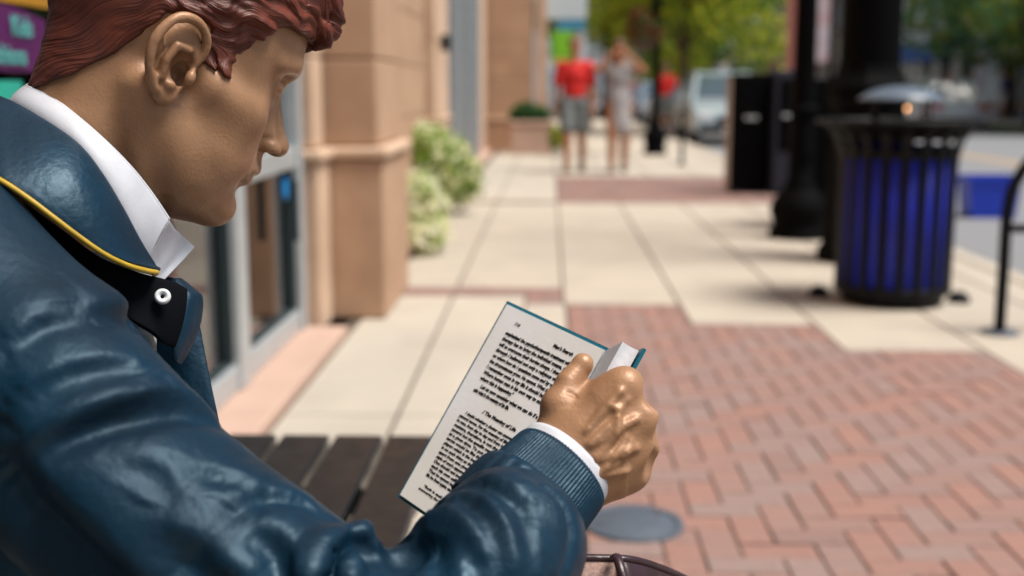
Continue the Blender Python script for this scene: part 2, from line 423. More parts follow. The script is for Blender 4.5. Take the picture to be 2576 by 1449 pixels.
own(npmesh('hair', pose(P, HO, HR), Q, M_hair, attrs={'flow': fl, 'along': P[:, 0]-.5*P[:, 2]}))
# ------------------------------------------------------------------ jacket: torso and sleeve sculpted together, folds laid on the surface
JO = np.array([-.30, .80, .80])
def L(u, v, d): return (at(u, v, d)-JO)*1e3
jv = Vol((-330, -260, -290), (400, 330, 345), 2.35)
ARM = [L(-192, 655, .802), L(65, 938, .77), L(252, 1192, .757), L(462, 1386, .745), L(712, 1566, .728)]; EL = L(995, 1752, .70)
# torso: shoulders, chest, belly
jv.tub([L(-192, 660, .802), L(-70, 650, .89), L(60, 690, .98), L(235, 835, 1.12)], (68, 50, 55, 55), 30)
jv.tub([L(90, 960, .985), L(95, 1500, .985)], (100, 122), 50)
jv.tub(ARM+[EL], (70, 72, 72, 72, 70, 66), 20)
WR = L(1404, 1186, .838); FA = [EL, L(1180, 1505, .742), L(1280, 1372, .778), (at(1412, 1180, .838)-JO)*1e3-np.array(tuple(_rt*.633+_up*.607+_fw*.46))*72]
jv.tub(FA, (66, 56, 51, 45), 10)
def ray(u, v, off=0):
    d = at(u, v, 1)-_C; h = jv.hit((_C-JO)*1e3, d*1e3, .45, 1.25, .002)
    return None if h is None else h+d/np.linalg.norm(d)*off
def fold(pts, rad, k, op='add', off=0):
    q = [ray(u, v, off) for u, v in catmull(pts, 16)]; q = [x for x in q if x is not None]
    if len(q) < 3: return
    r = np.interp(np.linspace(0, 1, len(q)), np.linspace(0, 1, len(rad)), rad)
    jv.tub(np.array(q), r, k, op)
# crook of the elbow
fold([(780, 1465), (815, 1395), (862, 1352), (902, 1340)], (8, 10, 8, 4), 8, off=0)
fold([(835, 1465), (862, 1410), (900, 1378), (930, 1372)], (7, 9, 9, 5), 5, 'sub', off=-3)
fold([(903, 1345), (930, 1328), (953, 1337), (960, 1365)], (6, 8, 8, 7), 3, off=-2)
fold([(880, 1455), (908, 1408), (950, 1394), (970, 1420), (974, 1475)], (8, 10, 10, 10, 9), 4, off=0)
fold([(922, 1384), (938, 1388)], (10, 10), 4, 'sub', off=1)
fold([(985, 1470), (996, 1410), (1022, 1370), (1066, 1352)], (17, 16, 12, 5), 6, 'sub', off=-7)
# creases: each is a ridge that falls off steeply on one side and gently on the other
FOLDS = [([(60, 1110), (140, 1070), (220, 1040), (310, 1016), (400, 1003), (480, 1020), (560, 1064)], 13, 8, 34, 1),
 ([(200, 770), (290, 772), (370, 794), (430, 850), (478, 940)], 7, 7, 26, 1),
 ([(75, 1100), (140, 1185), (220, 1268), (320, 1366), (410, 1465)], 17, 13, 60, 1),
 ([(40, 985), (150, 930), (260, 912), (350, 940)], 6, 7, 30, 1), ([(20, 860), (90, 800), (180, 790)], 5, 6, 24, 1),
 ([(560, 1270), (650, 1246), (735, 1256), (810, 1292)], 4.5, 5, 22, 1), ([(420, 1305), (540, 1378), (630, 1470)], 6, 8, 34, 1), ([(640, 1322), (730, 1372), (780, 1470)], 8, 7, 26, 1),
 ([(470, 1180), (560, 1200), (650, 1240)], 3, 5, 20, 1), ([(330, 1150), (420, 1190), (470, 1260)], 3.5, 6, 22, 1), ([(520, 1420), (600, 1440), (660, 1480)], 4, 6, 20, 1),
 ([(1055, 1350), (1108, 1336), (1140, 1354), (1160, 1398), (1174, 1475)], 12, 8, 18, 1), ([(1065, 1309), (1150, 1309), (1196, 1348), (1226, 1400), (1250, 1475)], 11, 7, 18, 1),
 ([(1140, 1262), (1205, 1264), (1243, 1307), (1279, 1387), (1294, 1475)], 11, 7, 20, 1), ([(1325, 1225), (1392, 1290), (1404, 1360), (1376, 1475)], 8, 5, 20, -1),
 ([(1230, 1215), (1290, 1245), (1330, 1310), (1345, 1475)], 5, 6, 22, 1), ([(1180, 1225), (1240, 1230), (1300, 1275)], 4, 5, 16, 1)]
P, Q = jv.nets(); P = relax(P, Q, 2, .5)
paths = []
for pts, hh_, ws, wg, sd_ in FOLDS:
    q = [ray(u, v_) for u, v_ in catmull(pts, 26)]; q = [x for x in q if x is not None]
    if len(q) > 4: paths.append((np.array(q), hh_, ws, wg, sd_))
def vnormals(P, Q):
    fn = np.cross(P[Q[:, 2]]-P[Q[:, 0]], P[Q[:, 3]]-P[Q[:, 1]]); N = np.zeros_like(P)
    for k in range(4):
        for a_ in range(3): N[:, a_] += np.bincount(Q[:, k], fn[:, a_], len(P))
    return N/(np.linalg.norm(N, axis=1)[:, None]+1e-9)
N = vnormals(P, Q); N0 = N
for _ in range(6): N = relax(N, Q, 1, .6)
N /= np.linalg.norm(N, axis=1)[:, None]+1e-9
disp = np.zeros(len(P))
for q, hh_, ws, wg, sd_ in paths:
    near = np.nonzero(np.all((P > q.min(0)-80) & (P < q.max(0)+80), 1))[0]; p = P[near]
    best = np.full(len(near), 1e9); sgn = np.zeros(len(near)); tt = np.zeros(len(near))
    for i in range(len(q)-1):
        a_, e_ = q[i], q[i+1]-q[i]; t = np.clip(((p-a_)@e_)/(e_@e_+1e-9), 0, 1); r = p-a_-t[:, None]*e_; dd = np.linalg.norm(r, axis=1); m_ = dd < best
        s_g = np.einsum('ij,ij->i', np.cross(np.broadcast_to(e_, r.shape), r), N[near]); best[m_] = dd[m_]; sgn[m_] = -np.sign(s_g[m_])*sd_; tt[m_] = (i+t[m_])/(len(q)-1)
    x = best*sgn; env = np.sin(np.pi*np.clip(tt*.94+.03, 0, 1))**.6
    prof = np.where(x > 0, np.exp(-(x/ws)**2), np.exp(-(x/wg)**2))-.75*np.exp(-((x-1.9*ws)/(1.25*ws))**2)
    disp[near] += hh_*.85*env*prof*(N[near]@(-_fw) > -.35)
P = P+N*disp[:, None]; P = relax(P, Q, 1, .35)
P = P+N*(fbm(P, 60, 4, 3)*.3)[:, None]
own(npmesh('jacket', P*.001+JO, Q, M_blue))

# legs in dark trousers, down to the ground
M_trouser = mat('dark painted trousers', (.018, .017, .02), .6, bump=.2, bscale=200)
tv = Vol((-200, -260, -860), (420, 330, 30), 8.0)
for sy, kx in ((-85, 300), (95, 320)):
    kn = np.array((kx, sy*1.15, -265)); an = np.array((kx-20, sy*1.2, -760))
    tv.tub([(-110, sy*.8+40, -285), kn, an], (85, 66, 48), 20)
    tv.tub([an+(0, 0, -20), an+(150, 0, -25)], (40, 36), 10)
P, Q = tv.nets(); own(npmesh('trousers', relax(P, Q, 2)*.001+JO+np.array((0, .10, 0)), Q, M_trouser))

# ------------------------------------------------------------------ shirt collar, jacket collar with piping, lapels
A = [at(*p) for p in [(118, 205, .93), (70, 216, .905), (82, 226, .885), (135, 252, .872), (200, 302, .862), (270, 364, .860), (332, 428, .866), (382, 492, .878), (423, 553, .893)]]
B = [at(*p) for p in [(60, 250, .93), (25, 262, .908), (36, 270, .884), (115, 316, .862), (195, 374, .852), (256, 448, .850), (308, 530, .857), (345, 600, .868), (374, 652, .884)]]
own(sheet('shirt_collar', A, B, M_white, None, .0032, 60, 12, .004))
own(tube('collar_edge', catmull(A, 60), .0019, M_white, n=8))
A2 = [at(*p) for p in [(423, 553, .897), (436, 572, .915), (452, 588, .93), (470, 604, .94), (488, 621, .945)]]
B2 = [at(*p) for p in [(372, 645, .890), (378, 672, .90), (384, 690, .905), (392, 702, .91), (402, 712, .915)]]
C2 = [at(*p) for p in [(398, 600, .896), (412, 620, .912), (424, 640, .922), (434, 655, .93), (452, 662, .935)]]
own(sheet('shirt_front', A2, B2, M_white, None, .003, 30, 10, mid=C2))
band = [at(*p) for p in [(425, 548, .95), (437, 568, .955), (452, 592, .955)]]; band2 = [at(*p) for p in [(410, 556, .94), (425, 585, .94), (445, 600, .945)]]
own(sheet('collar_stand', band, band2, M_white, None, .002, 14, 5))
U = [at(*p) for p in [(-90, 225, .90), (-30, 240, .893), (36, 266, .880), (115, 312, .857), (195, 370, .846), (254, 446, .845), (304, 530, .852), (342, 602, .864), (374, 655, .876), (396, 682, .880)]]
D = [at(*p) for p in [(-110, 395, .815), (-50, 425, .806), (10, 455, .800), (75, 498, .800), (140, 547, .804), (205, 596, .812), (265, 637, .822), (320, 664, .836), (365, 678, .852), (397, 684, .868)]]
Mi = [at(*p) for p in [(-100, 300, 0.852), (-40, 325, 0.841), (22, 352, 0.832), (95, 395, 0.821), (168, 448, 0.818), (230, 518, 0.822), (285, 588, 0.833), (331, 634, 0.849), (370, 668, 0.867), (397, 683, 0.880)]]
own(sheet('jacket_collar', U, D, M_blue, None, .006, 70, 14, mid=Mi))
own(tube('collar_piping', catmull([np.array(p)+_up*(-.0006)-_fw*.002 for p in D], 80), .0020, M_piping, n=8))
# dark facing with press stud, widened to paint the shadowed gap under the collar
F1 = [at(*p) for p in [(-80, 430, .835), (40, 500, .835), (150, 575, .842), (240, 640, .852), (300, 668, .862), (360, 690, .876), (400, 700, .884), (440, 712, .892), (470, 728, .896)]]
F2 = [at(*p) for p in [(-110, 560, .84), (20, 630, .845), (140, 700, .85), (230, 760, .855), (300, 790, .86), (345, 815, .862), (385, 840, .872), (405, 860, .88), (425, 870, .884), (438, 872, .888)]]
F3 = [at(*p) for p in [(-95, 500, .84), (30, 565, .842), (145, 640, .848), (235, 700, .854), (280, 722, .86), (325, 742, .865), (375, 765, .874), (415, 780, .882), (446, 790, .888), (462, 796, .892)]]
own(sheet('facing_and_gap_shade', F1, F2, M_dark, None, .004, 40, 10, mid=F3))
c = at(409, 746, .872); zq = Vector(tuple(-_fw*.9+_rt*.25+_up*.2)).to_track_quat('Z', 'Y').to_matrix().to_4x4()
stud = lathe('press_stud', [(.0001, .0006), (.0012, .0006), (.0022, .0010), (.0030, .0024), (.0044, .0028), (.0056, .0018), (.0060, 0), (.0055, -.002)], mat('white enamel stud', (.75, .78, .8), .3, spec=.6), None, 28)
stud.data.transform(Matrix.Translation(Vector(tuple(c)))@zq); own(stud)
sc_ = lathe('stud_centre', [(.0001, .0016), (.0011, .0015), (.0016, .0006)], M_dark, None, 12); sc_.data.transform(Matrix.Translation(Vector(tuple(c)))@zq); own(sc_)
# turned-back far lapel and the front panel below it
G1 = [at(*p) for p in [(438, 705, .915), (462, 728, .91), (470, 742, .905), (462, 790, .90), (448, 835, .895), (434, 872, .89), (440, 905, .895)]]
G2 = [at(*p) for p in [(452, 704, .925), (492, 736, .922), (505, 752, .92), (503, 795, .918), (492, 836, .915), (472, 880, .91), (452, 915, .905)]]
own(sheet('lapel', G1, G2, M_blue, None, .004, 40, 8, .004))
K1_ = [at(*p) for p in [(400, 688, .95), (400, 760, .945), (395, 850, .94), (400, 960, .94), (420, 1100, .935), (440, 1250, .93)]]
K2_ = [at(*p) for p in [(462, 708, .955), (497, 800, .95), (512, 870, .946), (530, 960, .94), (553, 1072, .935), (580, 1250, .93)]]
own(sheet('jacket_front', K1_, K2_, M_blue, None, .005, 40, 8, .003))

# ------------------------------------------------------------------ cuffs: a ribbed knit band and the shirt cuff, round the wrist
ax_c = np.array([.72*.88, -.69*.88, .46]); ax_c /= np.linalg.norm(ax_c)
CA = _rt*ax_c[0]-_up*ax_c[1]+_fw*ax_c[2]                     # points from the forearm to the hand, away from the camera
CE1 = np.cross(CA, _fw); CE1 /= np.linalg.norm(CE1); CE2 = np.cross(CA, CE1)
RC = at(1412, 1180, .838)                                    # centre of the cuff mouth
def ring_surface(name, prof, m, nseg, rib=0, nrib=0, thick=0, ea=1.0, eb=.93):
    V = []; F = []; k = len(prof)
    for r, s in prof:
        for j in range(nseg):
            q = 2*math.pi*j/nseg
            rr = r+(rib*(abs(math.sin(q*nrib/2+.35*math.sin(q*3+s*40)))-.5) if rib else 0)
            V.append(RC+CA*s+rr*(ea*math.cos(q)*CE1+eb*math.sin(q)*CE2))
    for i in range(k-1):
        for j in range(nseg):
            j2 = (j+1) % nseg; F.append((i*nseg+j, i*nseg+j2, (i+1)*nseg+j2, (i+1)*nseg+j))
    return own(pymesh(name, V, F, m, None, True))
ring_surface('ribbed_cuff', [(.0415, -.046), (.0418, -.036), (.0412, -.028), (.0402, -.020), (.0394, -.010), (.0388, -.003), (.0378, .0005), (.036, -.001), (.034, -.01)], M_blue, 480, .0010, 92)
ring_surface('shirt_cuff', [(.0355, -.02), (.0372, -.004), (.0376, .0045), (.0371, .0076), (.0356, .0083), (.0345, .005), (.033, -.01)], M_white, 90)
# the cloth gathered into the cuff
pv = []
ring_surface('sleeve_hem', [(.040, -.027), (.0440, -.029), (.0462, -.034), (.0472, -.044), (.0465, -.065)], M_blue, 160, .0014, 22)

# ------------------------------------------------------------------ right hand
hO = at(1500, 1090, .84)
def hL(u, v, d): return (at(u, v, d)-hO)*1e3
g = Vol((-85, -85, -85), (85, 110, 85), 1.15)
W0 = (RC-CA*.03-hO)*1e3; W1 = (RC+CA*.012-hO)*1e3
Kn = [hL(1571, 970, .838), hL(1618, 1050, .838), hL(1616, 1129, .842), hL(1588, 1188, .85)]
Wr = [hL(1418, 1098, .842), hL(1428, 1140, .836), hL(1440, 1190, .838), hL(1452, 1228, .846)]
g.tub([W0, W1], (27, 27), 6)
tow = np.array(tuple(-_fw))
for i in range(4):
    m1 = Kn[i]*.62+Wr[i]*.38+tow*4.5; m2 = Kn[i]*.28+Wr[i]*.72+tow*4
    g.tub([Wr[i], m2, m1, Kn[i]], (17, 15, 13, 10.5), 18)
g.tub([Kn[0]*.8+Wr[0]*.2, Kn[1]*.8+Wr[1]*.2, Kn[2]*.8+Wr[2]*.2, Kn[3]*.8+Wr[3]*.2], 12, 12)
g.tub(Kn, 8.5, 9)
g.ell((hL(1500, 1110, .852)), (27, 24, 30), 18)
for i, r in enumerate((12.0, 11.0, 10.0, 9.6)):
    g.ell(Kn[i]+tow*1.5, (r, r, r), 8)
# fingers fold round the back of the book
PIP = [hL(1562, 985, .878), hL(1600, 1062, .880), hL(1598, 1134, .880), hL(1570, 1190, .882)]
DIP = [hL(1528, 1000, .898), hL(1556, 1076, .900), hL(1552, 1142, .900), hL(1530, 1198, .898)]
TIP = [hL(1494, 1008, .900), hL(1512, 1082, .904), hL(1508, 1146, .904), hL(1492, 1200, .902)]
for i in range(4):
    r = (9.6, 9.6, 9.2, 8.2)[i]
    g.tub([Kn[i], PIP[i], DIP[i], TIP[i]], (r-1.6, r-1.0, r-1.2, r-2), 4)
for u_, v_ in ((1642, 1003), (1670, 1089), (1652, 1171)): g.ell(hL(u_, v_, .836), (7.5, 8, 12), 6, 'sub')
# thumb
TH = [hL(1424, 1110, .842), hL(1410, 1020, .842), hL(1428, 962, .846), hL(1462, 920, .852)]
g.tub(TH[:2], (17, 11.5), 12)
g.tub(TH[1:], (10.6, 8.8, 7.0), 4)
g.ell(TH[1]+np.array(tuple(-_rt))*2, (11.5, 11.5, 11.5), 6)
g.ell(hL(1467, 914, .852), (7.4, 7.4, 7.4), 3)
g.tub([hL(1440, 1010, .848), hL(1480, 1000, .85), hL(1530, 980, .848)], (9, 8, 9), 12)
# hollow of the web between thumb and forefinger, dips between the knuckles
def hray(u, v, off=0):
    d = at(u, v, 1)-_C; h = g.hit((_C-hO)*1e3, d*1e3, .74, .95, .0008)
    return None if h is None else h+d/np.linalg.norm(d)*off
def vein(pts, rad, k=4, op='add', off=0):
    q = [hray(u, v, off) for u, v in catmull(pts, 12)]; q = [x for x in q if x is not None]
    if len(q) > 2: g.tub(np.array(q), np.interp(np.linspace(0, 1, len(q)), np.linspace(0, 1, len(rad)), rad), k, op)
for a_, b_ in (((1475, 1085), (1560, 985)), ((1490, 1120), (1600, 1055)), ((1500, 1160), (1600, 1128)), ((1500, 1200), (1575, 1185))):
    vein([a_, ((a_[0]+b_[0])/2, (a_[1]+b_[1])/2-2), b_], (1.2, 2.8, 2.2), 4, off=-.7)
vein([(1480, 1120), (1510, 1090), (1545, 1060), (1558, 1030), (1580, 1005)], (.8, 1.8, 2.0, 1.6, .8), 4, off=-.7)
vein([(1500, 1150), (1530, 1120), (1553, 1085), (1556, 1050)], (.8, 1.8, 1.8, 1.0), 4, off=-.7)
vein([(1520, 1175), (1548, 1168), (1580, 1135), (1588, 1110)], (.8, 2.0, 2.0, .8), 4, off=-.7)
vein([(1500, 1190), (1522, 1180), (1560, 1130), (1575, 1100)], (.6, 1.5, 1.6, .6), 4, off=-.7)
vein([(1556, 1030), (1540, 1022)], (1.4, .8), 4)
vein([(1425, 985), (1440, 988), (1450, 996)], (.6, .8, .5), 1.5, 'sub')
vein([(1428, 992), (1443, 996), (1452, 1004)], (.5, .7, .4), 1.5, 'sub')
P, Q = g.nets(); P = relax(P, Q, 2, .4)
own(npmesh('right_hand', P*.001+hO, Q, M_skin))

# ------------------------------------------------------------------ the book
GT = at(1520, 880, .965); TL = at(1275, 765, 1.045); BL = at(1000, 1240, 1.03)
wv = TL-GT; PW = np.linalg.norm(wv); wv /= PW
hvv = BL-TL; PH = np.linalg.norm(hvv); hvv = hvv-wv*(hvv@wv); hvv /= np.linalg.norm(hvv)
nv = np.cross(hvv, wv); nv *= -1 if nv@_fw > 0 else 1            # page normal, towards the reader
FE = at(1563, 857, .868); rv = FE-GT; RW = np.linalg.norm(rv); rv /= np.linalg.norm(rv)
rn = np.cross(rv, hvv); rn *= 1 if rn@(-_rt) > 0 else -1         # right page normal, towards the reader
book = empty('open_book', tuple(GT))
props(book, 'open hardback book with teal cover and printed pages held in the bronze hand', 'book')
def bown(o): o.parent = book; o.matrix_parent_inverse = Matrix.Translation(Vector(tuple(-GT))); return o
M_page = mat('off white page', (.93, .93, .95), .6, col2=(.84, .81, .75), vscale=12, bump=.2, bscale=250, dist=.0006)
M_edge = mat('page edges', (.82, .86, .92), .55, var=.06, vscale=200, bump=.3, bscale=700, dist=.0006)
M_cover = mat('teal book cover', (.004, .125, .185), .38, var=.15, vscale=40)
M_ink = mat('black ink', (.006, .006, .007), .5)
print('book page', PW, PH)
def block(name, o, a, la, b, lb, nrm, t, m, curve=0, n=14, dip=0):
    V = []; F = []
    for i in range(n+1):
        s = i/n
        z = curve*math.sin(math.pi*min(1, s*1.6))*(1-s*.4) if curve else 0
        for tt in (0, t):
            p = o+a*la*s+nrm*(z+tt) if tt == 0 else o+a*(la*s)+nrm*tt+nrm*z*.2
            V.append(p); V.append(p+b*lb)
    for i in range(n):
        q = i*4; r = q+4
        F += [(q, r, r+1, q+1), (q+2, q+3, r+3, r+2), (q, q+2, r+2, r), (q+1, r+1, r+3, q+3)]
    F += [(0, 1, 3, 2), (n*4, n*4+2, n*4+3, n*4+1)]
    bm = bmesh.new()
    vv = [bm.verts.new(tuple(p)) for p in V]
    for f in F: bm.faces.new([vv[i] for i in f])
    bmesh.ops.recalc_face_normals(bm, faces=bm.faces)
    return bown(bmobj(name, bm, m, None))
# left half: cover, thin stack of leaves
block('cover_board', GT-nv*.0050-hvv*.003, wv, PW+.0035, hvv, PH+.006, nv, .0028, M_cover)
lp = block('page_block', GT-nv*.0022, wv, PW, hvv, PH, nv, .0022, M_page, curve=0)
# right half: cover, thick stack whose fore-edge is hollowed
block('cover_board', GT-nv*.004-rn*.0165-hvv*.003, rv, RW+.004, hvv, PH+.006, rn, .0028, M_cover)
V = []; F = []; nk = 10
for i in range(nk+1):
    s = i/nk; hol = .0035*math.sin(math.pi*s)
    for (ln, hh_) in ((.002, 0), (RW-hol, 0), (RW-hol, PH), (.002, PH)):
        V.append(GT-nv*.002+rn*(-.0135+.0135*s)+rv*ln+hvv*hh_)
for i in range(nk):
    for j in range(4):
        j2 = (j+1) % 4; F.append((i*4+j, i*4+j2, i*4+4+j2, i*4+4+j))
F += [(0, 1, 2, 3), tuple(nk*4+j for j in (3, 2, 1, 0))]
bm = bmesh.new(); vv = [bm.verts.new(tuple(p)) for p in V]
for f_ in F: bm.faces.new([vv[i] for i in f_])
bmesh.ops.recalc_face_normals(bm, faces=bm.faces); bown(bmobj('page_block', bm, M_edge, None))
sp = tube_mesh([GT-nv*.006-rn*.008-hvv*.003, GT-nv*.006-rn*.008+hvv*(PH+.003)], .008, 10); bown(pymesh('spine', sp[0], sp[1], M_cover, None, True))
# the printed text
def text_line(s, x, y, size, maxw=None, name='text_line', bold=.042):
    cu = bpy.data.curves.new(name, 'FONT'); cu.body = s; cu.size = 1; cu.offset = bold; cu.extrude = .06; cu.resolution_u = 2
    o = bpy.data.objects.new(name, cu); COL.objects.link(o); bpy.context.view_layer.update()
    dg = bpy.context.evaluated_depsgraph_get(); me = bpy.data.meshes.new_from_object(o.evaluated_get(dg)); bpy.data.objects.remove(o); bpy.data.curves.remove(cu)
    co = np.zeros(len(me.vertices)*3); me.vertices.foreach_get('co', co); co = co.reshape(-1, 3)
    wd = co[:, 0].max(); sx = size
    if maxw: sx = maxw/wd
    q = GT+nv*.00015+wv*PW+hvv*0
    W = q[None]-wv[None]*(x+co[:, :1]*sx+co[:, 1:2]*size*.18)+hvv[None]*(y-co[:, 1:2]*size)+nv[None]*(co[:, 2:3]*size*.6)
    me.vertices.foreach_set('co', W.ravel().astype(np.float32)); me.update()
    return bown(link(name, me, M_ink))
lx = PW*.13; wid = PW*.76; y0 = PH*.128; dy = PH*.0294
text_line('114', lx+.004, PH*.072, .0042)
text_line("Man's Search", lx+wid*.60, PH*.085, .0044)
up_ = ['emphasized the psychotherapeutic treatment with hope', 'therapy has to bring the individual means, the only', 'will to overcome their burden always. I therefore ask', 'through I believed not only a religious view, but a', 'on where how do I questions come and by what a man',
       'the circumstances grow. He cannot. What is demanded', 'I remember once in my life it should have been so', 'Where human man is his own way to suffering. His', 'where this is happening."']
for i, s in enumerate(up_): text_line(s, lx, y0+i*dy, .0046, wid if i < 8 else wid*.46)
text_line('Let us now consider what we can do if a patient', lx+.005, y0+9.15*dy, .0046, wid-.005)
text_line('asks what is the meaning of his life.', lx, y0+10.1*dy, .0046, wid*.5)
text_line('/ The Meaning of Life', lx+wid*.24, y0+12.4*dy, .0044, wid*.46)
lo_ = ['I doubt whether a doctor can answer this question in', 'general terms. For the meaning of life differs from man', 'to man, from day to day and from hour to hour. What', 'matters, therefore, is not the meaning of life in', 'general but the specific meaning of a person\'s life', 'at a given time. To put the question in general', 'terms would be like the question put to a chess', 'player: which is the best move in the world? There',
       'is no such thing as the best or even a good move', 'apart from one given position in a game and the', 'style of one\'s opponent. The same holds here for us.', 'One should not look for one abstract meaning. To', 'each his own calling or task to carry out in full.', 'Thus he cannot be put in another place, nor can his', 'life be lived again; each has his own task']
for i, s in enumerate(lo_): text_line(s, lx+(.005 if i == 0 else 0), y0+(13.8+i*.80)*dy, .0038, wid-(.005 if i == 0 else 0) if i < 14 else wid*.7)
text_line('"Such is each of us, in the end', lx+.004, y0+26.6*dy, .0030, wid*.62); text_line('answering for a life of ours."', lx, y0+27.3*dy, .0030, wid*.6)
# ================================================================== ground, pavement, road
M_conc = mat('pale concrete', (.50, .44, .36), .85, col2=(.44, .39, .325), vscale=3.5, bump=.25, bscale=160, dist=.003, detail=8)
M_conc2 = mat('warm concrete', (.51, .455, .375), .85, col2=(.44, .395, .335), vscale=2.5, bump=.25, bscale=160, dist=.003, detail=8)
M_joint = mat('sandy joint', (.12, .092, .074), .95, var=.2, vscale=40)
M_asph = mat('asphalt', (.22, .225, .235), .9, var=.12, vscale=30, bump=.3, bscale=300)
M_pink = mat('pink cast stone', (.56, .38, .30), .8, col2=(.50, .34, .27), vscale=4, bump=.2, bscale=120, dist=.002)
brick_cols = [(.275, .165, .14), (.285, .168, .14), (.265, .168, .148), (.29, .16, .13), (.27, .178, .158), (.305, .165, .132), (.27, .185, .165), (.245, .15, .13)]
M_bricks = [mat('paver clay', c, .85, var=.10, vscale=25, bump=.35, bscale=180, dist=.003, detail=8) for c in brick_cols]
def grime(m, amt, sc, col):
    n, l = nodes(m); b = n['Principled BSDF']; src = b.inputs['Base Color'].links[0].from_socket
    tc = n.new('ShaderNodeTexCoord'); t = n.new('ShaderNodeTexNoise'); t.inputs['Scale'].default_value = sc; t.inputs['Detail'].default_value = 9; t.inputs['Roughness'].default_value = .68; l.new(tc.outputs['Object'], t.inputs['Vector'])
    r = n.new('ShaderNodeMapRange'); r.inputs[1].default_value = .52; r.inputs[2].default_value = .74; r.inputs[3].default_value = 0; r.inputs[4].default_value = amt; l.new(t.outputs[0], r.inputs[0])
    x = n.new('ShaderNodeMix'); x.data_type = 'RGBA'; l.new(r.outputs[0], x.inputs[0]); l.new(src, x.inputs[6]); x.inputs[7].default_value = (*col, 1); l.new(x.outputs[2], b.inputs['Base Color'])
for m_ in (M_conc, M_conc2): grime(m_, .55, 1.3, (.33, .285, .23))
for m_ in M_bricks: grime(m_, .5, 9, (.24, .20, .175))
grime(M_skin, .45, 34, (.22, .115, .06)); grime(M_blue, .6, 20, (.0008, .007, .016)); grime(M_white, .25, 30, (.42, .42, .44))
g = pymesh('ground', [(-400, -60, -.16), (400, -60, -.16), (400, 900, -.16), (-400, 900, -.16)], [(0, 1, 2, 3)], mat('far ground', (.16, .16, .15), .95, var=.15, vscale=.5)); g['kind'] = 'structure'
road = pymesh('road', [(2.95, -20, -.12), (13.2, -20, -.12), (13.2, 300, -.12), (2.95, 300, -.12)], [(0, 1, 2, 3)], M_asph); road['kind'] = 'structure'
M_line = mat('yellow road paint', (.55, .36, .18), .8, var=.15, vscale=20)
for x in (7.7, 7.95):
    pymesh('lane_marking', [(x, -20, -.116), (x+.12, -20, -.116), (x+.12, 300, -.116), (x, 300, -.116)], [(0, 1, 2, 3)], M_line, road)
pymesh('lane_marking', [(9.2, 18, -.116), (12.8, 18, -.116), (12.8, 19.6, -.116), (9.2, 19.6, -.116)], [(0, 1, 2, 3)], M_line, road)
kerb = empty('kerb', (2.8, 0, 0)); kerb['kind'] = 'structure'
for i in range(34):
    y = -2+i*1.8; box('kerb_stone', (0.004, y+.006, -.15), (.15, y+1.794, .006), M_conc, kerb, .012)
farpave = box('far_pavement', (13.2, -20, -.15), (17.5, 300, .01), M_conc); farpave['kind'] = 'structure'
verge = box('grass_verge', (12.9, 30, -.15), (13.9, 90, .06), mat('short grass', (.07, .10, .03), .95, var=.4, vscale=30, bump=.6, bscale=60)); verge['kind'] = 'structure'

pav = pymesh('pavement', [(-1.0, -3, -.007), (2.8, -3, -.007), (2.8, 90, -.007), (-1.0, 90, -.007)], [(0, 1, 2, 3)], M_joint); pav['kind'] = 'structure'
XS = [-.95, -.54, .075, .70, 1.31, 1.93, 2.54, 2.8]
LIM = {2: 6.33, 3: 5.80, 4: 5.22, 5: 4.66, 6: 4.10}
def slab(x0, x1, y0, y1, m, gap=.007): box('slab', (x0+gap, y0+gap, -.05), (x1-gap, y1-gap, 0), m, pav, .005)
for i in range(7):
    x0, x1 = XS[i], XS[i+1]
    if i < 2:
        for a, b in ((-2.6, 1.4), (1.4, 4.1), (4.1, 6.58)):
            slab(x0, x1 if i == 0 else (.085 if b < 6 else -.13), a, b, M_conc2)
        if i == 1: slab(-.13, .085, 4.1, 6.32, M_conc2, .003)
        slab(x0, x1, 6.86, 9.3, M_conc); slab(x0, x1, 9.3, 12.0, M_conc)
        slab(x0, x1, 12.25, 15.7, M_conc2)
    else:
        slab(x0, x1, LIM[i]+.01, 9.3, M_conc); slab(x0, x1, 9.3, 12.05, M_conc)
    y = 15.7
    for j in range(9):
        slab(x0, x1, y, y+3.1, M_conc if (i+j) % 3 else M_conc2); y += 3.1
# herringbone pavers
W = .097
def clip_pieces(r):
    out = []
    x0, x1, y0, y1 = r
    spans = [(XS[i] if i > 2 else .092, XS[i+1], LIM[i]) for i in LIM]
    if x0 >= .092 and x1 <= 2.8 and all(y1 <= L_ for a, b, L_ in spans if a < x1 and b > x0): return [r]
    for a, b, L_ in spans:
        q = (max(x0, a), min(x1, b), y0, min(y1, L_))
        if q[1]-q[0] > .012 and q[3]-q[2] > .012: out.append(q)
    return out
pieces = []
for k in range(-60, 90):
    for m in range(-60, 60):
        ox, oy = (k+2*m)*W, (k-2*m)*W+.4
        for r in ((ox, ox+2*W, oy, oy+W), (ox, ox+W, oy+W, oy+3*W)):
            if r[1] < .05 or r[0] > 2.85 or r[2] < 1.6 or r[2] > 6.4: continue
            pieces += clip_pieces(r)
def far_rect(x0, x1, y0, y1, bx, by):
    q = []; y = y0; j = 0
    while y < y1-.01:
        x = x0-(j % 2)*bx/2
        while x < x1-.01:
            a, b = max(x, x0), min(x+bx, x1)
            if b-a > .02: q.append((a, b, y, min(y+by, y1)))
            x += bx
        y += by; j += 1
    return q
pieces += far_rect(-.13, .075, 6.33, 6.86, .2, .1)+far_rect(-.95, -.13, 6.6, 6.86, .2, .1)
pieces_far = far_rect(.085, 2.5, 12.07, 15.68, .2, .1)
def vis(r):
    c = proj(np.array([(r[0]+r[1])/2, (r[2]+r[3])/2, 0])); return -60 < c[0] < 2640 and c[1] < 1520
